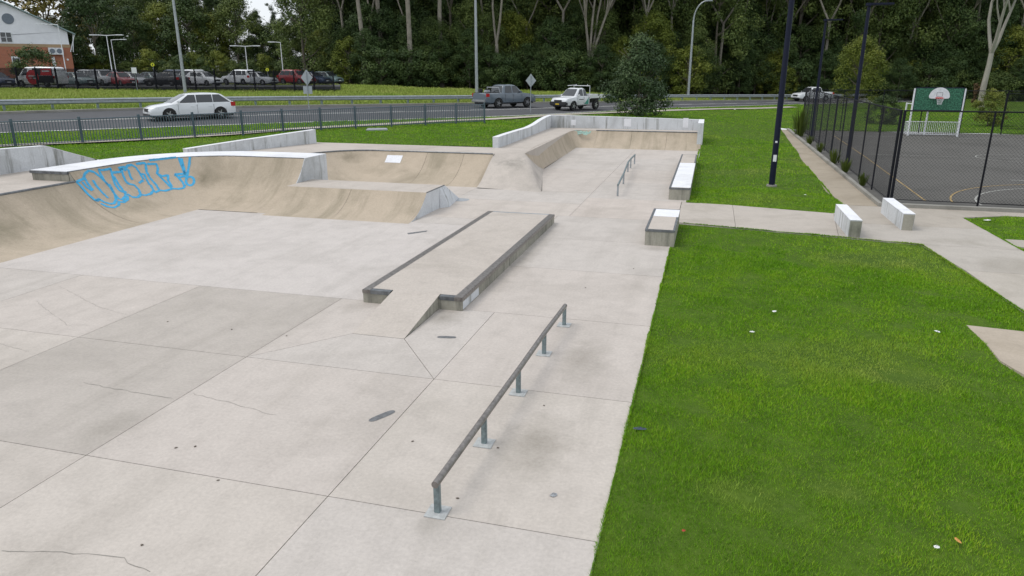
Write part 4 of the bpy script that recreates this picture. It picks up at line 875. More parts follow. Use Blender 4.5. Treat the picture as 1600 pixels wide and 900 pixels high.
def vehicle(name, label, kind, color, p, yaw, cat='car', group=None, detail=True, blackout=False):
    S = SPEC[kind]; o = thing(name, label, cat, tuple(p), yaw, group); Lh, W2, r = S['L'] / 2, S['W'] / 2, S['r']; zb = S['zb']; rear = S.get('rear', -Lh)
    tx = [q[0] for q in S['top']][::-1]; tz = [q[1] for q in S['top']][::-1]
    X = sorted(set(list(np.linspace(rear, Lh, 34)) + [c + d for c in S['wx'] for d in np.linspace(-r * 1.22, r * 1.22, 15)] + tx)); X = [x for x in X if rear - 1e-6 <= x <= Lh + 1e-6]
    rows = []
    for x in X:
        t = float(np.interp(x, tx, tz)); e = max(0, (abs(x) - (Lh - .55)) / .55) if (x > 0 or rear < -2) else 0; wd = W2 * (1 - .16 * e ** 2.2); b = zb + .1 * e ** 2
        ar = -1
        for c in S['wx']:
            d = abs(x - c); ra = r * 1.17
            if d < ra: ar = max(ar, r + math.sqrt(ra * ra - d * d) - .02)
        h = t - b; half = [(0, b), (wd * .86, b), (wd * .97, b + .1 * h), (wd, b + .42 * h), (wd * .985, b + .72 * h), (wd * .95, b + .93 * h), (wd * .85, t), (0, t + .025)]
        half = [(y, min(max(z, ar) if i in (1, 2, 3, 4) else z, t - .05 if i < 6 else 9)) for i, (y, z) in enumerate(half)]
        rows.append([(x, y, z) for y, z in half] + [(x, -y, z) for y, z in half[-2:0:-1]] + [(x, 0, half[0][1])])
    MB().grid(rows).poly(rows[0][:-1]).poly(rows[-1][:-1]).build('body', color, o, smooth=38)
    MB().box(rear + .15, Lh - .25, -W2 * .8, W2 * .8, zb - .06, zb + .28).build('underbody', M_PLAST, o)
    c = S['cab']; z0, z1, w0, w1 = c['z0'] - .02, c['z1'], c['w0'] * S['W'] / 1.86, c['w1'] * S['W'] / 1.86
    def xf(t): return c['b0'] + (c['t0'] - c['b0']) * t
    def xr(t): return c['b1'] + (c['t1'] - c['b1']) * t
    def hw(t): return w0 + (w1 - w0) * t
    lv = [(0, 0), (.3, .0), (.6, 0), (.82, 0), (.93, .025), (1.0, .09)]
    rows = []
    for t, s in lv:
        z = z0 + (z1 - z0) * t; a, b, h = xf(t) - s * 2, xr(t) + s * 2, hw(t) - s; cr = .09
        rows.append([(a, -h + cr * 2, z), (a - cr * .3, -h + cr * .7, z), (a - cr * 1.3, -h, z), ((a + b) / 2, -h - .012, z + .03 * t ** 4), (b + cr, -h, z), (b, -h + cr, z), (b - .01, 0, z), (b, h - cr, z), (b + cr, h, z), ((a + b) / 2, h + .012, z + .03 * t ** 4), (a - cr * 1.3, h, z), (a - cr * .3, h - cr * .7, z), (a, h - cr * 2, z), (a + .03, 0, z), (a, -h + cr * 2, z)])
    MB().grid(rows).poly([(x, y, z + .0) for x, y, z in rows[-1][:-1]]).build('cabin', color, o, smooth=45)
    def quad(ts, inset_, x_of, name, sgn):
        t0, t1 = ts; q = []
        for t, s in ((t0, -1), (t0, 1), (t1, 1), (t1, -1)): q.append((x_of(t) + sgn * .014, s * (hw(t) - inset_), z0 + (z1 - z0) * t))
        mid0 = (x_of(t0) + sgn * .042, 0, z0 + (z1 - z0) * t0); mid1 = (x_of(t1) + sgn * .042, 0, z0 + (z1 - z0) * t1)
        MB().poly([q[0], mid0, mid1, q[3]]).poly([mid0, q[1], q[2], mid1]).build(name, M_GLASS, o)
    quad((.1, .9), .12, xf, 'windscreen', 1)
    if kind != 'van': quad((.2 if kind in ('wagon', 'hatch', 'suv') else .15, .88), .12, xr, 'rear_window', -1)
    for sg in (-1, 1):
        for i, (a, b) in enumerate(S['wins']):
            t0, t1 = .09, .87
            fa = min(a, xf(t1) - .12) if i == 0 else a - .03; lb = max(b, xr(t1) + .16) if i == len(S['wins']) - 1 else b + .03
            q = [(a if i else min(a, xf(t0) - .2), t0), (b, t0), (lb if i == len(S['wins']) - 1 else b, t1), (fa, t1)]
            MB().poly([(x, sg * (hw(t) + .017), z0 + (z1 - z0) * t) for x, t in q]).build('side_window', M_GLASS, o)
    ty, rm = wheel_mesh(r, .23)
    for x in S['wx']:
        for sg in (-1, 1):
            wh = bpy.data.objects.new('wheel', None); COL.objects.link(wh); wh.parent = o; wh.location = (x, sg * (W2 - .11), r); wh.rotation_euler = (0, 0, 0 if sg < 0 else math.pi)
            link('tyre', ty, wh); link('rim', rm, wh)
    zl = float(np.interp(Lh - .2, tx, tz)); zr_ = float(np.interp(rear + .1, tx, tz))
    for sg in (-1, 1):
        MB().poly([(Lh - .045, sg * W2 * .45, zl - .1), (Lh - .14, sg * W2 * .82, zl - .08), (Lh - .48, sg * W2 * .985, zl - .05), (Lh - .45, sg * W2 * .985, zl - .16), (Lh - .11, sg * W2 * .84, zl - .24), (Lh - .012, sg * W2 * .45, zl - .22)]).build('headlight', M_LAMP, o)
        if rear < -2: MB().box(rear + .03, rear + .30, sg * W2 * .93 - .055, sg * W2 * .93 + .03, zr_ - .26, zr_ - .02).build('tail_light', M_RED, o)
        mb = MB(); mx_ = c['b0'] - .42; mb.box(mx_ - .06, mx_ + .08, sg * (W2 + .02) - .08, sg * (W2 + .02) + .1 * 1, c['z0'] + .02, c['z0'] + .17); mb.build('mirror', color, o, bevel=.03)
        if detail:
            for hx in [w_[0] - .75 for w_ in S['wins'][:2]]: MB().box(hx - .09, hx + .09, sg * W2 * .985 - .012, sg * W2 * .985 + .022, zb + .72 * (c['z0'] - zb), zb + .72 * (c['z0'] - zb) + .035).build('door_handle', color, o)
            for hx in [w_[1] - .02 for w_ in S['wins'][:2]] + [S['wins'][0][0] + .05]: MB().box(hx - .006, hx + .006, sg * W2 * .99 - .01, sg * W2 * .99 + .009, zb + .16, c['z0'] - .08).build('door_seam', M_PLAST, o)
    MB().box(Lh - .06, Lh + .012, -W2 * .42, W2 * .42, zl - .26, zl - .08).build('grille', M_PLAST, o)
    MB().box(Lh - .3, Lh + .02, -W2 * .8, W2 * .8, zb + .02, zb + .16).build('lower_bumper', M_PLAST, o); MB().box(Lh + .013, Lh + .025, -.18, .18, zb + .18, zb + .28).build('number_plate', M_WPAINT, o)
    return o
C_WHITE = paint('white', (.72, .74, .76)); C_GREY = paint('slate_grey', (.12, .15, .18)); C_SILVER = paint('silver', (.38, .40, .42)); C_BLACK = paint('black', (.015, .016, .02)); C_RED = paint('red', (.28, .02, .025)); C_BLUE = paint('dark_blue', (.03, .05, .10)); C_TEAL = paint('grey_green', (.14, .2, .2))
def road_yaw(p):
    i = int(np.argmin([(q - p).length for q in NE])); i = min(max(i, 1), len(NE) - 2); d = NE[i + 1] - NE[i - 1]; return math.atan2(d.y, d.x)
def road_z(p):
    best = None
    for k in range(len(NE) - 1):
        e = FK[k] - NE[k]; n_ = Vector((-e.y, e.x)); d0 = (p.xy - NE[k].xy).dot(n_); e2 = FK[k + 1] - NE[k + 1]; d1 = (p.xy - NE[k + 1].xy).dot(Vector((-e2.y, e2.x)))
        if d0 * d1 <= 0:
            f = abs(d0) / (abs(d0) + abs(d1) + 1e-9); A_ = NE[k].lerp(NE[k + 1], f); B_ = FK[k].lerp(FK[k + 1], f); t = (p.xy - A_.xy).dot((B_ - A_).xy) / (B_ - A_).xy.length_squared
            if -.3 < t < 1.3: return A_.z + (B_.z - A_.z) * t
    return 1.2
def on_road(px, py, z):
    for _ in range(6): p = G(px, py, z); z = road_z(p)
    p.z = z + .005; return p
p = on_road(299, 184.5, 1.38); wag = vehicle('station_wagon', 'white station wagon driving along the road behind the picket fence', 'wagon', C_WHITE, p, road_yaw(p) + math.pi + .22, 'car')
for x in (.55, -.9):
    for s in (-.6, .6): pass
p = on_road(789, 167.5, 1.22); tri = vehicle('pickup_truck', 'slate grey dual-cab pickup with an open rear tub, driving right', 'pickup', C_GREY, p, road_yaw(p) - .18, 'pickup'); tri.scale = (1.06, 1.06, 1.03)
MB().box(-2.52, -1.06, -.72, .72, 1.155, 1.196).build('tub_liner', M_PLAST, tri)
MB().tube([(-1.12, -.74, 1.15), (-1.25, -.70, 1.58), (-1.25, .70, 1.58), (-1.12, .74, 1.15)], .035, 8).build('sports_bar', C_SILVER, tri)
for x, y, a, b, c, m_ in ((-1.6, .2, .3, .35, .26, M_PLAST), (-2.05, -.25, .28, .3, .2, C_SILVER), (-2.2, .35, .2, .25, .3, M_PLAST)): MB().obox((x, y, 1.197), (1, .3), a * 2, b, c).build('tub_load', m_, tri, bevel=.05)
MB().box(-2.78, -2.62, -.8, .8, .48, .66).build('rear_bumper', M_RIM, tri, bevel=.04)
p = on_road(902, 171.5, 1.08); ute = vehicle('tray_truck', 'white single-cab tray truck with green door graphics beside the bush', 'cabchassis', C_WHITE, p, road_yaw(p) + math.pi - .1, 'pickup')
MB().box(-2.6, -.52, -.9, .9, .92, 1.0).build('tray_floor', M_PLAST, ute)
for a in ((-2.6, -.52, -.93, -.9, .95, 1.24), (-2.6, -.52, .9, .93, .95, 1.24), (-2.63, -2.6, -.93, .93, .95, 1.24)): MB().box(*a).build('tray_side', C_WHITE, ute)
MB().box(-2.5, -.4, -.35, .35, .55, .9).build('chassis', M_PLAST, ute)
MB().tube([(-.55, -.85, 1.0), (-.55, -.85, 1.95), (-.55, .85, 1.95), (-.55, .85, 1.0)], .035, 8).build('headboard_rack', C_WHITE, ute); MB().tube([(-.55, -.6, 1.95), (-.55, -.6, 2.08)], .03, 6).build('rack_peg', C_WHITE, ute); MB().tube([(-.55, .6, 1.95), (-.55, .6, 2.08)], .03, 6).build('rack_peg', C_WHITE, ute); MB().tube([(-.5, -.6, 2.0), (.6, -.6, 1.97)], .025, 6).build('rack_bar', C_WHITE, ute)
MB().box(2.3, 2.68, -.86, .86, .45, .74).build('bull_bar', M_PLAST, ute, bevel=.05)
M_GREEN = plain('teal_vehicle_graphic', (.05, .28, .22), .4)
MB().poly([(-.35, .918, .5), (.25, .918, .5), (-.35, .918, 1.0)]).build('door_graphic', M_GREEN, ute); MB().box(.35, .95, .915, .921, .86, .91).build('door_lettering', M_PLAST, ute)
M_YPL = plain('yellow_plate', (.6, .42, .03), .5); MB().box(2.682, 2.69, -.19, .19, .5, .6).build('front_plate', M_YPL, ute)
p = on_road(1268, 158.5, .5); vehicle('pickup_truck', 'white pickup with a dark grille partly behind the court fence', 'pickup', C_WHITE, p, road_yaw(p) + math.pi - .25, 'pickup')
# parked cars behind the black fence
pk = [('van', 62, 76, C_WHITE, 'white van with black and red rear signwriting parked by the brick building', 2.95, 'van'),
      ('sedan', 118, 80, C_TEAL, 'grey-green car parked just right of the signwritten van', -.5, 'car'), ('suv', 143, 83, C_WHITE, 'white wagon parked second right of the signwritten van', -.55, 'car'), ('suv', 160, 81, C_SILVER, 'pale silver hatch parked third right of the signwritten van', -.6, 'car'),
      ('hatch', 176, 83, C_WHITE, 'small white car with red beside it, left of the white notice board', -.5, 'car'), ('sedan', 186, 80, C_RED, 'red car tucked in left of the white notice board', -.55, 'car'), ('sedan', 205, 81, C_SILVER, 'silver sedan parked below the white notice board', -.5, 'car'),
      ('sedan', 236, 88, C_TEAL, 'grey sedan parked behind the black sedan', -.5, 'car'), ('sedan', 257, 80, C_BLACK, 'black sedan parked side-on close to the car park fence', 2.9, 'car'), ('suv', 276, 90, C_BLUE, 'dark blue wagon parked behind the leaning street light', -.6, 'car'),
      ('suv', 296, 84, C_WHITE, 'white off-roader parked right behind the leaning street light', 2.6, 'car'), ('hatch', 316, 82, C_WHITE, 'white hatchback nosed out right of the white off-roader', -.4, 'car'), ('suv', 308, 94, C_WHITE, 'white wagon in the second row behind the white hatchback', -.5, 'car'),
      ('suv', 374, 86, C_WHITE, 'white off-roader parked left of the double-headed lamp', 2.7, 'car'), ('sedan', 402, 85, C_SILVER, 'silver white sedan right of the double lamp', -.4, 'car'), ('suv', 462, 88, C_RED, 'dark red wagon parked at the right end of the car park', -.5, 'car'), ('sedan', 488, 90, C_BLUE, 'dark blue sedan right of the red wagon', -.5, 'car'), ('hatch', 510, 92, C_TEAL, 'grey hatch last in the row near the trees', -.5, 'car'), ('sedan', -8, 80, C_BLUE, 'dark car cut by the left edge of the picture', -.5, 'car')]
CPZ = 2.62
for kind, px, dist, colr, lab, yw, cat in pk:
    q = V(px, dist, CPZ); v_ = vehicle('parked_' + ('van' if kind == 'van' else 'car'), lab, kind, colr, q, AZ + yw, cat, 'vehicles in the car park', detail=False)
    if kind == 'van':
        van = v_; M_VRED = plain('van_red_vinyl', (.55, .02, .025), .4); M_VBLK = plain('van_black_vinyl', (.015, .015, .018), .4)
        for sg in (1,):
            MB().box(-2.38, .15, sg * .952, sg * .958, .42, 1.1).build('black_wrap', M_VBLK, van); MB().poly([(-2.3, .925, 1.12), (.1, .925, 1.12), (.1, .845, 1.86), (-2.2, .845, 1.86)]).build('black_wrap', M_VBLK, van)
            MB().poly([(.1 + .72 * math.cos(t), .965 - max(0, (.95 + .72 * math.sin(t)) - 1.1) * .1, .98 + .72 * math.sin(t)) for t in np.linspace(0, 2 * math.pi, 24)[:-1]]).build('red_disc', M_VRED, van)
            for zc, n in ((1.08, 8), (.86, 5)):
                mb = MB()
                for k in range(n): mb.box(.1 - .55 + (k + (8 - n) / 2) * .14, .1 - .55 + (k + (8 - n) / 2) * .14 + .09, .968, .973, zc - .05, zc + .06)
                mb.build('disc_lettering', M_WPAINT, van)
            MB().poly([(-2.2, .932, 1.15), (-.85, .932, 1.15), (-1.0, .86, 1.82), (-2.1, .86, 1.82)]).build('red_panel', M_VRED, van); MB().box(-2.0, -1.1, .91, .925, 1.5, 1.62).build('panel_lettering', M_WPAINT, van)
o = MB().prism([tuple(V(a, b)[:2]) for a, b in ((-150, 74.5), (530, 77.5), (530, 103), (-150, 100))], 2.3, CPZ).build('car_park', M_ASPH); struct(o)

# ------------------------------------------------------------------ black palisade fence of the car park
cpf = thing('palisade_fence', 'black steel palisade fence along the front of the car park', 'fence', tuple(V(250, 74, 2.5))); org = V(250, 74, 2.5)
fp = [V(px, 73.2 + (px + 100) * .0035) for px in range(-100, 540, 31)]
for i, a in enumerate(fp):
    za = zt(a.x, a.y); MB().box(a.x - org.x - .045, a.x - org.x + .045, a.y - org.y - .045, a.y - org.y + .045, za - .2 - org.z, za + 2.15 - org.z).build('post', M_BLACK, cpf)
    if i == len(fp) - 1: break
    b = fp[i + 1]; zb_ = zt(b.x, b.y); A0 = Vector((a.x, a.y, za)) - org; B0 = Vector((b.x, b.y, zb_)) - org
    for z in (.25, 1.85): MB().tube([A0 + Vector((0, 0, z)), B0 + Vector((0, 0, z))], .02, 4).build('rail', M_BLACK, cpf)
    mb = MB(); k = 19
    for j in range(1, k): q = A0.lerp(B0, j / k); mb.box(q.x - .02, q.x + .02, q.y - .02, q.y + .02, q.z + .1, q.z + 2.05)
    pp = mb.build('pickets', M_BLACK, cpf, fix=False); pp['kind'] = 'stuff'
def small_sign(label, px, py, dist, wd, h, mat, round_=False):
    b = on(V(px, dist)); zc = z_at(py, dist); o = thing('notice_board', label, 'sign', tuple(b)); MB().tube([(0, 0, 0), (0, 0, zc - b.z)], .03, 6).build('post', M_GALV, o); ax = Vector((CA, SA))
    if round_:
        MB().poly([(ax.x * wd * math.cos(t) , ax.y * wd * math.cos(t) - .05, zc - b.z + wd * math.sin(t)) for t in np.linspace(0, 6.2832, 17)[:-1]]).build('disc', mat, o, fix=False)
        MB().poly([(ax.x * wd * .3 * math.cos(t), ax.y * wd * .3 * math.cos(t) - .06, zc - b.z + wd * .55 * math.sin(t)) for t in np.linspace(0, 6.2832, 9)[:-1]]).build('walking_figure', M_PLAST, o, fix=False)
    else: MB().obox((0, -.05, zc - b.z - h / 2), ax, wd, .03, h).build('board', mat, o)
M_YEL = plain('fluoro_yellow_sign', (.62, .66, .02), .5)
small_sign('white notice board on the car park fence above the silver sedan', 210, 110, 73, .5, .55, M_WPAINT); small_sign('round yellow crossing sign behind the black sedan', 240, 101, 96, .24, .4, M_YEL, True); small_sign('round yellow crossing sign left of the red wagon', 418, 109, 96, .22, .4, M_YEL, True)

# ------------------------------------------------------------------ brick and white gabled building
bl = thing('building', 'white gabled building with a red brick ground floor at the left edge', 'building', tuple(V(20, 92, CPZ))); org = V(20, 92, CPZ)
m, t, p = nodes_of('red_brick'); br = t.nodes.new('ShaderNodeTexBrick'); tc = t.nodes.new('ShaderNodeTexCoord'); br.inputs['Color1'].default_value = (.46, .135, .06, 1); br.inputs['Color2'].default_value = (.38, .105, .05, 1); br.inputs['Mortar'].default_value = (.33, .26, .2, 1); br.inputs['Scale'].default_value = 1; br.inputs['Brick Width'].default_value = .24; br.inputs['Row Height'].default_value = .086; br.inputs['Mortar Size'].default_value = .01
mp = t.nodes.new('ShaderNodeMapping'); mp.inputs['Rotation'].default_value = (R(90), 0, 0); t.links.new(tc.outputs['Object'], mp.inputs[0]); t.links.new(mp.outputs[0], br.inputs['Vector']); t.links.new(br.outputs[0], p.inputs['Base Color']); p.inputs['Roughness'].default_value = .85; M_BRICK = m
M_CLAD = plain('white_cladding', (.8, .81, .84), .6, 0, .05, 1.5); M_BAND = plain('tan_band_brick', (.38, .27, .16), .8); M_ROOFE = plain('grey_green_roof_edge', (.25, .34, .34), .5)
bl.rotation_euler = (0, 0, AZ + .60)
def zb2(py): return z_at(py, 92) - CPZ
xr_, xl_ = 6.65, -13; zE, zA, zBd, zBr = zb2(47), zb2(3), zb2(68), zb2(73)
MB().box(xl_, xr_, 0, 14, 0, zBr).build('brick_wall', M_BRICK, bl); MB().box(xl_, xr_ + .02, -.02, 14, zBr + .002, zBd).build('brick_band', M_BAND, bl)
gb = [(xl_, zBd + .002), (xr_ - .1, zBd + .002), (xr_ - .1, zE), (0.2, zA), (xl_, zA - 5.2)]
mb = MB(); n = 5; mb.v += [(x, -.03, z) for x, z in gb] + [(x, 14, z) for x, z in gb]; mb.f += [tuple(range(n)), tuple(reversed(range(n, 2 * n)))] + [(i, (i + 1) % n, n + (i + 1) % n, n + i) for i in range(n)]; mb.mi += [0] * 7
mb.build('gable_wall', M_CLAD, bl)
sl = (zA - zE) / (xr_ - .3)
mb = MB(); x2 = xr_ + .75; z2 = zE - sl * .85
for a, b, c, d in (((.2, zA + .05), (x2, z2 + .05), .14, 0), ((.2, zA + .05), (xl_, zA - 5.15), .14, 0)):
    q = [(a[0], a[1]), (b[0], b[1]), (b[0], b[1] + c), (a[0], a[1] + c)]; n = len(mb.v); mb.v += [(x, -.5, z) for x, z in q] + [(x, 14.4, z) for x, z in q]; mb.f += [tuple(n + i for i in (0, 1, 2, 3)), tuple(n + i for i in (7, 6, 5, 4))] + [tuple(n + k for k in (i, (i + 1) % 4, 4 + (i + 1) % 4, 4 + i)) for i in range(4)]; mb.mi += [0] * 6
mb.build('roof', M_ROOFE, bl)
M_VENT = plain('grey_louvre', (.16, .19, .23), .6)
MB().tube([(.55, -.09, zb2(29)), (.55, -.02, zb2(29))], .62, 24).build('round_vent', M_VENT, bl)
wn = MB().box(-.62, .62, -.08, -.031, zb2(66), zb2(50)).build('window', M_WPAINT, bl)
for x in (-.29, .29):
    for z0, z1 in ((zb2(65.3), zb2(58.5)), (zb2(57.8), zb2(50.8))): MB().box(x - .25, x + .25, -.092, -.081, z0, z1).build('pane', M_GLASS, wn)
w2 = MB().box(.1, 1.0, -.06, -.001, zb2(103), zb2(88)).build('window', M_WPAINT, bl); MB().box(.2, .9, -.075, -.061, zb2(102), zb2(91)).build('pane', M_GLASS, w2)
MB().box(-2.6, -1.6, -.04, -.001, 0, zb2(87)).build('door', M_PLAST, bl)
for px in (88, 99.5):
    x = (px - 20) / 14.9; ac = MB().box(x - .42, x + .42, -.5, -.03, zb2(84.5), zb2(73.5)).build('air_conditioner', M_WPAINT, bl); MB().tube([(x, -.52, zb2(79)), (x, -.501, zb2(79))], .3, 16).build('fan_grille', M_VENT, ac)
MB().box(4.35, 4.7, -.12, -.001, zb2(103), zb2(88)).build('pipe_cover', M_WPAINT, bl); MB().tube([(6.1, -.08, zb2(92.5)), (6.1, -.005, zb2(92.5))], .13, 12).build('wall_lamp', M_WPAINT, bl)
for a in (8.6,): MB().tube([(xr_ - .1, -.2, zb2(80)), (xr_ + .65, -.2, z2 + .05)], .06, 6).build('roof_strut', M_WPAINT, bl); MB().tube([(xr_ + .2, -.2, zb2(80)), (xr_ + .5, -.2, z2 + .1)], .05, 6).build('roof_strut', M_WPAINT, bl)


# ------------------------------------------------------------------ trees and shrubs
def leaf_mesh(name, centers, rad, per, ln, wd, mat, hang=0., seed=0, flat=.75):
    g = np.random.default_rng(seed); n = len(centers); C = np.repeat(np.array(centers), per, 0); rr = np.repeat(np.array(rad), per)
    d = g.normal(size=(n * per, 3)); d /= np.linalg.norm(d, axis=1, keepdims=True); s = g.uniform(.15, 1, n * per) ** .5
    P = C + d * (rr * s)[:, None] * np.array([1, 1, flat])
    nn = d * .9 + np.array([0, 0, .55]) + g.normal(size=(n * per, 3)) * .45; nn /= np.linalg.norm(nn, axis=1, keepdims=True)
    u = g.normal(size=(n * per, 3)); u[:, 2] -= hang; ax = u - nn * (u * nn).sum(1, keepdims=True); ax /= np.linalg.norm(ax, axis=1, keepdims=True); sd_ = np.cross(nn, ax)
    l = ln * g.uniform(.6, 1.3, n * per)[:, None]; w_ = wd * g.uniform(.6, 1.3, n * per)[:, None]
    V_ = np.stack([P - ax * l / 2, P + sd_ * w_ / 2, P + ax * l / 2, P - sd_ * w_ / 2], 1).reshape(-1, 3)
    me = bpy.data.meshes.new(name); N = n * per; me.vertices.add(4 * N); me.vertices.foreach_set('co', V_.astype(np.float32).ravel())
    me.loops.add(4 * N); me.loops.foreach_set('vertex_index', np.arange(4 * N, dtype=np.int32)); me.polygons.add(N); me.polygons.foreach_set('loop_start', np.arange(0, 4 * N, 4, dtype=np.int32))
    at = me.attributes.new('tint', 'FLOAT', 'FACE'); cl = np.repeat(g.uniform(0, .45, n), per); at.data.foreach_set('value', (cl + g.uniform(0, .45, N)).astype(np.float32))
    me.materials.append(mat); me.update(calc_edges=True); me.validate(); return me
def wob(p0, d, ln, k, g, up=.15, j=.16):
    pts = [Vector(p0)]; d = Vector(d).normalized()
    for i in range(k): d = (d + Vector((g.uniform(-j, j), g.uniform(-j, j), g.uniform(-j, j) + up))).normalized(); pts.append(pts[-1] + d * (ln / k))
    return pts
def euc(seed, h, forks, bark=M_BARK, leafm=L_EUC, fork_at=.45, per=120, lsize=(.34, .13), spread=.55, low=False, thick=.0085):
    g = random.Random(seed); mb = MB(); cs, rs = [], []; r0 = h * thick
    def twig(p, d, ln, r, depth):
        pts = wob(p, d, ln, 5, g, .1 if depth < 2 else .02); mb.tube(pts, [r * (1 - .12 * i) for i in range(6)], 6 if depth < 2 else 4, cap=False)
        if depth >= 2:
            for q in pts[2:]: cs.append(tuple(q + Vector((g.uniform(-.5, .5), g.uniform(-.5, .5), g.uniform(-.3, .6))))); rs.append(g.uniform(.55, 1.25) * h / 20)
            return
        for k in range(3 if depth == 1 else 4):
            i = g.randint(2, 5); a = g.uniform(0, 6.28); dd = (pts[min(i, 5)] - pts[i - 1]).normalized() * .8 + Vector((math.cos(a) * spread, math.sin(a) * spread, g.uniform(-.1, .45))); twig(pts[i], dd, ln * g.uniform(.4, .62), r * .5, depth + 1)
    tr = wob((0, 0, -.3), (g.uniform(-.12, .12), g.uniform(-.12, .12), 1), h * fork_at + .3, 5, g, .3, .07); mb.tube(tr, [r0 * 1.25, r0, r0 * .93, r0 * .87, r0 * .82, r0 * .78], 10, cap=False)
    for f in range(forks):
        a = 6.28 * f / forks + g.uniform(-.5, .5); twig(tr[-1], (math.cos(a) * spread * g.uniform(.5, 1.1), math.sin(a) * spread * g.uniform(.5, 1.1), 1), h * (1 - fork_at) * g.uniform(.65, .85), r0 * .62, 0)
    if low:
        for k in range(5):
            i = g.randint(1, 4); a = g.uniform(0, 6.28); twig(tr[i], (math.cos(a), math.sin(a), .5), h * .22, r0 * .3, 1)
    return mb.mesh('trunk', bark, False, 60), leaf_mesh('crown', cs, rs, per, *lsize, leafm, .35, seed)
def dense_tree(seed, h, wd, leafm, base=.12, n=90, per=80, lsize=(.32, .17), bark=M_BARKD, cone=.0, lob=.16):
    g = random.Random(seed); mb = MB(); cs, rs = [], []
    tr = wob((0, 0, -.2), (g.uniform(-.1, .1), 0, 1), h * .7, 6, g, .3, .08); mb.tube(tr, [h * .02 * (1 - .13 * i) for i in range(7)], 8, cap=False)
    for k in range(14):
        q = tr[g.randint(1, 6)]; a = g.uniform(0, 6.28); mb.tube(wob(q, (math.cos(a), math.sin(a), .6), wd * .38, 3, g), [h * .008, h * .006, h * .004, .01], 5, cap=False)
    for k in range(n):
        t = g.uniform(0, 1) ** .8; z = h * (base + (1 - base) * t); prof_ = math.sin(math.pi * min(1, (.18 + t * .82))) ** .6 * (1 - cone * t); a = g.uniform(0, 6.28); rr = wd / 2 * prof_ * g.uniform(.3, 1.08) ** .5 * (1 + lob * (math.sin(3 * a + seed + z * .9) * .6 + math.sin(5 * a - z * 1.7) * .5))
        cs.append((rr * math.cos(a), rr * math.sin(a), z)); rs.append(g.uniform(.1, .2) * wd * (.8 + .4 * g.random()))
    return mb.mesh('trunk', bark, False, 60), leaf_mesh('crown', cs, rs, per, *lsize, leafm, .1, seed)
PROTO = {}
for k in range(5): PROTO['euc%d' % k] = euc(20 + k, (21, 24, 19, 22, 23)[k], (3, 2, 4, 3, 3)[k], (M_BARK, M_BARK, M_BARKD, M_BARK, M_BARKD)[k], (L_EUC, L_EUC, L_DARK, L_EUC, L_DARK)[k], (.42, .36, .3, .5, .4)[k], low=k in (2, 4))
for k in range(3): PROTO['mid%d' % k] = dense_tree(40 + k, (12, 14, 11)[k], (8, 9, 8.5)[k], (L_DARK, L_EUC, L_DARK)[k], .06, 90, 170, (.32, .15))
PROTO['mid3'] = dense_tree(47, 12, 8, L_YEL, .1, 100, 130, (.3, .14)); PROTO['aut'] = dense_tree(48, 9, 7, L_AUT, .2, 70, 60, (.4, .2))
for k in range(3): PROTO['shr%d' % k] = dense_tree(60 + k, (4.5, 3.6, 5.5)[k], (5, 4.6, 5)[k], (L_DARK, L_EUC, L_YEL)[k], .0, 60, 110, (.26, .12))
def plant(kind, name, label, p, s=1, rz=None, group=None, cat='tree', sz=None):
    tr, cr = PROTO[kind]; o = thing(name, label, cat, (p[0], p[1], p[2]), random.uniform(0, 6.28) if rz is None else rz, group); o.scale = (s, s, sz or s)
    link('trunk' if cat == 'tree' else 'stems', tr, o); link('crown' if cat == 'tree' else 'foliage', cr, o); return o
FG = 'forest trees beyond the road'; FL = 'tall dark eucalypt in the dense forest beyond the road'
def terr(px, d): q = V(px, d); q.z = zt(q.x, q.y) - .1; return q
g = random.Random(5)
nrow = 0
for d, step, kinds in ((104, 62, ('euc0', 'euc1', 'euc3', 'euc4')), (111, 60, ('euc2', 'euc4', 'euc1', 'mid1')), (119, 58, ('euc4', 'euc2', 'euc0', 'mid0')), (129, 56, ('euc2', 'euc3', 'euc4')), (142, 44, ('euc2', 'euc4', 'euc1')), (158, 46, ('euc2', 'euc4'))):
    px = 520 + g.uniform(0, 30)
    while px < 1740:
        dd = d + g.uniform(-3, 3) + (6 if px > 1150 else 0)
        plant(g.choice(kinds), 'forest_tree', FL, terr(px + g.uniform(-14, 14), dd), g.uniform(.85, 1.2), group=FG); px += step * g.uniform(.8, 1.25)
for d, step, kinds, s0 in ((112, 40, ('mid1', 'mid0', 'mid3', 'euc0'), .72), (121, 40, ('mid1', 'euc3', 'euc2', 'mid0'), .72), (133, 38, ('euc2', 'euc4', 'mid1'), .78), (148, 38, ('euc2', 'euc4', 'mid0'), .86)):
    px = -80
    while px < 530:
        tall_ = s0 * g.uniform(.85, 1.12) * (.5 if px < 150 else (.92 if px < 385 else .6))
        k = g.choice(kinds); plant(k, 'woodland_tree', 'green tree in the belt of trees behind the car park', terr(px, d + g.uniform(-3, 3)), tall_ * (1.35 if k.startswith('mid') else 1), group='trees behind the car park'); px += step * g.uniform(.8, 1.2)
for d, step, s0 in ((107, 62, 1.15), (114, 40, 1.3), (122, 36, 1.5), (132, 34, 1.7), (146, 34, 1.9)):
    px = 525 + g.uniform(0, 20)
    while px < 1740:
        k = g.choice(('mid0', 'mid1', 'mid2', 'mid1', 'mid1'))
        if d == 107 and px < 1040: px += 30; continue
        plant(k, 'forest_tree', FL, terr(px, d + g.uniform(-3, 3) + (6 if px > 1150 else 0)), s0 * g.uniform(.8, 1.15), group=FG, sz=s0 * g.uniform(.95, 1.3)); px += step * g.uniform(.8, 1.25)
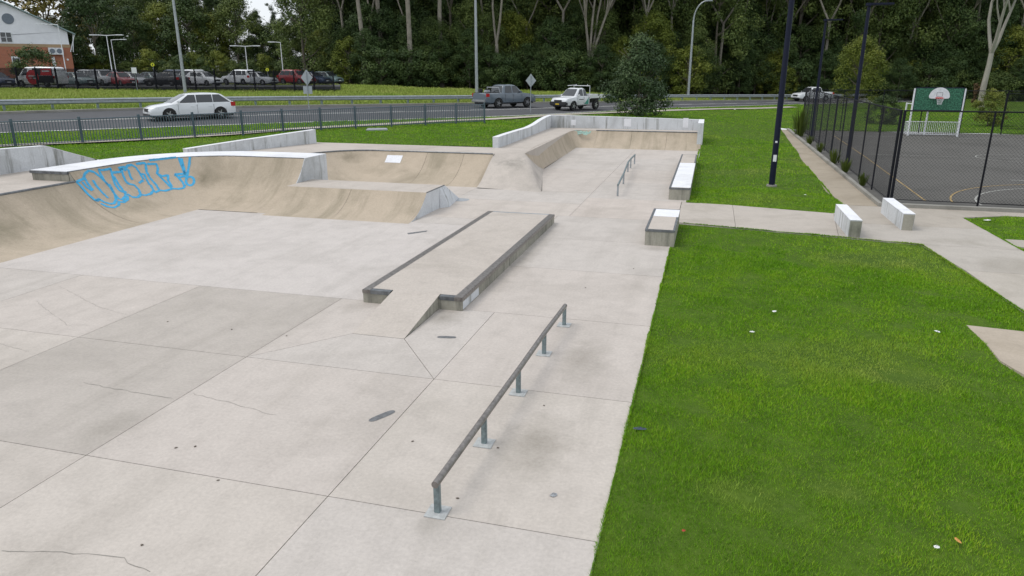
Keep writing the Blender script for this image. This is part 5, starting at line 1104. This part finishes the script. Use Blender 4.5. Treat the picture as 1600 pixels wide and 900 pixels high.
# understorey along the forest edge
px = 545
while px < 1700:
    d = 97 + g.uniform(-2, 3) + (8 if px > 1100 else 0); k = g.choice(('shr0', 'shr0', 'shr1', 'mid0', 'mid2', 'shr2'))
    plant(k, 'understorey_shrub', 'dark leafy shrub in the thicket at the foot of the forest', terr(px, d), g.uniform(.75, 1.15) * (.55 if k.startswith('mid') else 1), group='forest edge thicket', cat='shrub'); px += g.uniform(16, 30)
px = 540
while px < 1700:
    d = 101 + g.uniform(-2, 3) + (8 if px > 1100 else 0); k = g.choice(('mid0', 'mid2', 'mid0', 'mid1', 'mid3'))
    plant(k, 'understorey_shrub', 'dark leafy shrub in the thicket at the foot of the forest', terr(px, d), g.uniform(.5, .85), group='forest edge thicket', cat='shrub'); px += g.uniform(26, 42)
px = 130
while px < 540:
    plant(g.choice(('shr0', 'shr2', 'shr1')), 'hedge_shrub', 'clipped green shrub in the hedge behind the parked cars', terr(px, 103 + g.uniform(-1, 1)), g.uniform(.55, .8), group='hedge behind the car park', cat='shrub'); px += g.uniform(14, 22)
# individual trees one can point out
PROTO['twin'] = euc(91, 24, 2, M_BARK, L_EUC, .24, spread=.28, thick=.012); PROTO['multi'] = euc(92, 23, 5, M_BARK, L_EUC, .14, spread=.3, thick=.013); PROTO['pale'] = euc(93, 17, 3, concrete('grey_pale_bark', (.36, .34, .30), dirt=(.2, .18, .15), dirt_amt=.5, fine=5), L_EUC, .36, per=70, spread=.5, thick=.02); PROTO['single'] = euc(94, 26, 3, M_BARK, L_EUC, .62, thick=.0125); PROTO['lean'] = euc(95, 20, 2, M_BARK, L_EUC, .5, thick=.015)
plant('single', 'eucalyptus_tree', 'tall straight bare-trunked eucalypt at the forest edge left of the tall pole', terr(640, 96), 1, 1.2); plant('lean', 'eucalyptus_tree', 'pale forked eucalypt rising from the bushes right of the car park', terr(566, 97), 1.05, .4); plant('single', 'eucalyptus_tree', 'straight brownish eucalypt just right of the pale forked one', terr(594, 101), 1, 2.9)
plant('twin', 'eucalyptus_tree', 'eucalypt with two slender pale trunks in a V right of the tall pole', terr(777, 98), 1, .2); plant('multi', 'eucalyptus_tree', 'pale multi-stemmed eucalypt fanning out above the white tray truck', terr(920, 99), 1, .9); plant('single', 'eucalyptus_tree', 'single pale trunk in the shade between the pole and the forked tree', terr(690, 99), .95, 4)
plant('pale', 'eucalyptus_tree', 'grey spreading gum tree behind the right end of the court', terr(1543, 84), 1.0, 2.2)
PROTO['brown'] = dense_tree(77, 3.2, 1.6, leaf_mat('dry_brown_leaf', (.05, .032, .016), (.1, .065, .03), (.16, .1, .05)), .0, 30, 60, (.25, .12)); plant('brown', 'dead_shrub', 'brown dead shrub at the foot of the grey gum tree', terr(1538, 86), 1, cat='shrub')
PROTO['bush'] = dense_tree(81, 5.6, 5.6, L_BUSH, .0, 95, 210, (.2, .1), cone=.62, lob=.3); plant('bush', 'bush', 'big dark conical bush in front of the road behind the back wall', terr(999, 55.5), 1.0, .7, cat='bush')
plant('mid1', 'dark_tree', 'broad dark tree standing at the right end of the car park', terr(478, 99), .92, .3); plant('mid0', 'dark_tree', 'dense dark green tree beside the brick building', terr(152, 104), 1.05, 1.0); plant('aut', 'autumn_tree', 'yellowing autumn tree behind the gabled roof', terr(85, 118), 1.75, .3); plant('shr0', 'shrub', 'round green shrub in front of the brick wall', terr(53, 86), .95, .2, cat='shrub')
plant('mid3', 'young_tree', 'lighter green young tree beyond the court fence', terr(1345, 80), .62, .2); plant('shr0', 'shrub', 'dense dark green bush at the forest edge left of the straight eucalypt', terr(595, 93), 1.05, .9, cat='shrub'); plant('shr2', 'shrub', 'low leafy shrub beyond the court right of the goal', V(1560, 57.5, 0), .5, 1, cat='shrub'); plant('shr0', 'shrub', 'small dark shrub beside the left end of the court goal', V(1392, 60, 0), .5, 2, cat='shrub')
def weed_mesh(seed, h, spread, n):
    g_ = np.random.default_rng(seed); mb = MB(); tr = MB()
    for k in range(n):
        a = g_.uniform(0, 6.28); hh = h * g_.uniform(.45, 1.1); r_ = spread * g_.uniform(.1, 1); b = Vector((math.cos(a) * r_ * .35, math.sin(a) * r_ * .35, 0)); t_ = Vector((math.cos(a) * r_, math.sin(a) * r_, hh)); sd_ = Vector((-math.sin(a), math.cos(a), 0)) * .012; m_ = b.lerp(t_, .55) + Vector((0, 0, hh * .12))
        mb.poly([b - sd_, b + sd_, m_ + sd_ * 1.3, m_ - sd_ * 1.3]); mb.poly([m_ - sd_ * 1.3, m_ + sd_ * 1.3, t_])
    tr.tube([(0, 0, -.02), (0, 0, h * .4)], .008, 4)
    return tr.mesh('stems', M_BARKD, False), mb.mesh('foliage', L_YEL, False)
PROTO['weed'] = weed_mesh(83, 1.5, .65, 160); PROTO['weed2'] = weed_mesh(84, .5, .3, 70)
plant('weed', 'weed', 'tall yellow-green weed against the far end of the court fence', (5.95, 52, 0), 1.3, 0, cat='plant')
for i, (y, s, lab) in enumerate(((46, 1.1, 'weeds growing through the fence by the farther navy pole'), (41.5, 1.1, 'slender weed growing between the two navy poles'), (36.6, 1.4, 'tuft of weeds at the foot of the nearer navy pole'), (33.5, 1.2, 'tuft of weeds halfway from the nearer navy pole to the fence corner'), (29.6, 1.0, 'tuft of weeds on the kerb near the fence corner'))): plant('weed2', 'weed', lab, (5.86, y, .02), s, i, cat='plant', group='weeds along the court fence')

# ------------------------------------------------------------------ litter on grass and concrete
def litter(label, px, py, lx, ly, mat, ang=0, hgt=.02, z0=.0, name='litter'):
    q = G(px, py, 0); z = zt(q.x, q.y) + .045 if q.x > -.68 else 0.004; o = MB(); r = random.Random(px); K = 7
    ring_ = [(lx * math.cos(6.283 * i / K) * r.uniform(.7, 1.1), ly * math.sin(6.283 * i / K) * r.uniform(.7, 1.1)) for i in range(K)]
    mb = MB(); mb.v += [(x, y, r.uniform(0, .3) * hgt) for x, y in ring_] + [(0, 0, hgt), (lx * .3, ly * .2, hgt * .7)]
    for i in range(K): mb.f.append((i, (i + 1) % K, K if i % 2 else K + 1)); mb.mi.append(0)
    mb.f.append((K, K + 1, 0)); mb.mi.append(0)
    ob = mb.build(name, mat, None); ob.location = (q.x, q.y, z); ob.rotation_euler = (0, 0, ang); tag(ob, label, 'litter', 'scraps of litter'); return ob
M_ORG = plain('orange_wrapper', (.6, .3, .08), .6); M_REDW = plain('red_scrap', (.5, .04, .03), .5); M_NAVYW = plain('dark_blue_scrap', (.05, .07, .12), .5); M_PAPER = plain('white_paper', (.78, .78, .78), .8)
litter('crumpled white paper in the lawn, nearest the skate floor of the white scraps', 1175, 519, .05, .035, M_PAPER, .3); litter('white paper scrap just above a dark tuft in the middle of the lawn', 1210, 487, .07, .04, M_PAPER, 1); litter('white paper scrap left of the tan slab', 1464, 519, .06, .04, M_PAPER, 2)
litter('dark blue and white scrap on the grass at the slab edge', 1000, 672, .09, .04, M_NAVYW, .2, .03); litter('orange cigarette-pack scrap near the bottom right', 1496, 846, .02, .05, M_ORG, .3); litter('pale scrap left of the orange one', 1463, 856, .03, .03, M_PAPER, .3); litter('tiny red scrap in the lower lawn', 1068, 831, .022, .02, M_REDW, .1)
litter('white rubbish on the lawn slope beyond the back wall', 1147, 181, .14, .1, M_PAPER, .1, .08); litter('white scrap on the grass patch right of the path', 1542, 345, .14, .07, M_PAPER, .2, .03); litter('grey crumpled wrapper on the concrete right of the rail', 865, 774, .045, .04, M_PATCHB, .2, .03)
litter('white scrap on the lawn behind the navy pole', 1258, 306, .05, .04, M_PAPER)
for i, (px, py) in enumerate(((715, 779), (645, 690), (850, 634), (778, 700), (262, 503), (362, 515), (448, 525), (275, 700), (305, 698), (222, 852), (341, 751), (990, 420), (915, 450), (655, 417), (640, 430))):
    litter('small brown leaf lying on the pale concrete', px, py, .022, .015, plain('dead_leaf', (.09, .07, .05), .8), i, .012, name='fallen_leaf')['group'] = 'dead leaves on the concrete'
MB().prism([tuple(G(572, 207, 1.1)[:2]), tuple(G(606, 206, 1.1)[:2]), tuple(G(604, 203.8, 1.1)[:2]), tuple(G(575, 204, 1.1)[:2])], .9, zt(*G(590, 205, 1.1)[:2]) + .035).build('drain_cover', M_PATCHB).update_tag()
tag(bpy.data.objects['drain_cover'], 'grey concrete drain cover set in the upper lawn', 'drain cover')

# ------------------------------------------------------------------ grass blades
def build_grass():
    tri = GV[GF]; zc = GZ[GF]; a = tri[:, 1] - tri[:, 0]; b = tri[:, 2] - tri[:, 0]; area = np.abs(a[:, 0] * b[:, 1] - a[:, 1] * b[:, 0]) / 2
    c = tri.mean(1); d = np.hypot(c[:, 0], c[:, 1]); vx = c[:, 0] * CA + c[:, 1] * SA; vy = -c[:, 0] * SA + c[:, 1] * CA
    vis = (vy > 2) & (np.abs(vx) < vy * .76 + 3) & (d < 92)
    dens = np.where(d < 11, 4600, np.where(d < 18, 2500, np.where(d < 28, 900, np.where(d < 46, 190, 40)))) * vis
    n = rng.poisson(area * dens * 1.15); idx = np.repeat(np.arange(len(n)), n); N = len(idx)
    u = rng.random((N, 2)); f = u.sum(1) > 1; u[f] = 1 - u[f]
    P = tri[idx, 0] + a[idx] * u[:, :1] + b[idx] * u[:, 1:]; Z = zc[idx, 0] + (zc[idx, 1] - zc[idx, 0]) * u[:, 0] + (zc[idx, 2] - zc[idx, 0]) * u[:, 1]
    # ragged fringe creeping over the concrete edges
    EP, EQ = [], []
    for a_, b_, nx in (((-.70, 4.5), (-.70, 20.7), -1), ((-.46, 25), (-.42, 42), -1), ((3.57, 20.03), (-.5, 20.75), 1), ((5.47, 19.66), (3.57, 20.03), 1), ((5.87, 14.3), (5.47, 19.66), 1), ((.9, 24.16), (3.9, 23.52), -1), ((4.4, 27), (4.5, 35), 1), ((7.62, 23.7), (7.7, 19.6), -1)):
        a_, b_ = np.array(a_), np.array(b_); ln_ = np.hypot(*(b_ - a_)); k = int(ln_ * 420); t_ = rng.random(k); q_ = a_ + (b_ - a_) * t_[:, None]; sarc = t_ * ln_
        amp = np.clip(.004 + .010 * np.sin(sarc * 2.3 + nx) + .009 * np.sin(sarc * 5.9) + .008 * np.sin(sarc * 13.1), 0, .03); nv = np.array([-(b_ - a_)[1], (b_ - a_)[0]]) / ln_
        if nx < 0: nv = nv if a_[0] > b_[0] - .5 and False else nv
        EP.append(q_ + nv * (rng.uniform(-.6, 1, k) * amp)[:, None])
    EP = np.concatenate(EP); P = np.concatenate([P, EP]); Z = np.concatenate([Z, np.zeros(len(EP)) + .004]); idx = np.concatenate([idx, np.zeros(len(EP), int)]); N = len(P)
    def vn(f, seed):
        q = np.random.default_rng(seed); out = 0
        for k in range(7):
            a_ = q.uniform(0, 6.283); fr = f * q.uniform(.6, 1.8); out = out + np.sin((P[:, 0] * np.cos(a_) + P[:, 1] * np.sin(a_)) * fr + q.uniform(0, 6.28) + 1.3 * np.sin(P[:, 1] * f * .7 + k))
        return out / 3.0
    big, med, sml = vn(.9, 1), vn(3.0, 2), vn(8.0, 3)
    bare = np.zeros(N)
    for bx, by, br in [(*G(1345, 405)[:2], .55), (*G(1165, 772)[:2], .22), (*G(1385, 408)[:2], .4), (*G(1310, 760)[:2], .15), (*G(1420, 590)[:2], .3), (*G(1260, 250)[:2], .6), (*G(1140, 270)[:2], .7)]:
        bare = np.maximum(bare, np.exp(-(((P[:, 0] - bx) / (br * 1.6)) ** 2 + ((P[:, 1] - by) / br) ** 2)))
    keep = rng.random(N) > np.clip(bare * 1.1, 0, .93) * (.75 + .25 * sml) + np.clip(-(med + .3 * sml) - 1.05, 0, .6)
    P, Z, idx, big, med, sml, bare = P[keep], Z[keep], idx[keep], big[keep], med[keep], sml[keep], bare[keep]; N = len(P)
    dd = np.hypot(P[:, 0], P[:, 1])
    far = np.zeros(N); m = dd > 38
    if m.any():
        q = P[m]; dist = np.hypot(q[:, None, 0] - FKA[None, ::3, 0], q[:, None, 1] - FKA[None, ::3, 1]); i = dist.argmin(1) * 3; i = np.minimum(i, len(FKA) - 2); t = FKA[i + 1] - FKA[i]
        s = t[:, 0] * (q[:, 1] - FKA[i, 1]) - t[:, 1] * (q[:, 0] - FKA[i, 0]); far[m] = (s > 0)
    hgt = np.clip(.032 + .009 * med + .008 * sml, .014, .08) * rng.uniform(.6, 1.5, N) * (1 + far * 3.5 + (dd > 28) * .4); wd = np.clip(.001 * dd, .006, .10) * rng.uniform(.6, 1.2, N)
    th = rng.uniform(0, 6.283, N); ln = rng.uniform(.1, .9, N) * hgt; ph = rng.uniform(0, 6.283, N)
    base = np.c_[P, Z - .008]; off = np.c_[np.cos(th) * wd / 2, np.sin(th) * wd / 2, np.zeros(N)]; tip = base + np.c_[np.cos(ph) * ln, np.sin(ph) * ln, hgt]
    V_ = np.stack([base - off, base + off, tip], 1).reshape(-1, 3)
    me = bpy.data.meshes.new('grass'); me.vertices.add(3 * N); me.vertices.foreach_set('co', V_.astype(np.float32).ravel()); me.loops.add(3 * N); me.loops.foreach_set('vertex_index', np.arange(3 * N, dtype=np.int32)); me.polygons.add(N); me.polygons.foreach_set('loop_start', np.arange(0, 3 * N, 3, dtype=np.int32))
    at = me.attributes.new('tint', 'FLOAT', 'FACE'); at.data.foreach_set('value', np.clip(rng.random(N) * .75 + .12 + .13 * big + .07 * sml, 0, 1).astype(np.float32)); at = me.attributes.new('dry', 'FLOAT', 'FACE'); at.data.foreach_set('value', np.clip(far * .75 + (rng.random(N) < .03) * .8 + np.clip(bare, 0, .5) + np.clip(big - .45, 0, .6) * .55, 0, 1).astype(np.float32))
    me.materials.append(M_GRASS); me.update(calc_edges=True); o = link('grass', me); tag(o, 'short bright green mown grass over the lawns', 'grass', kind='stuff'); print('grass blades', N)
build_grass()
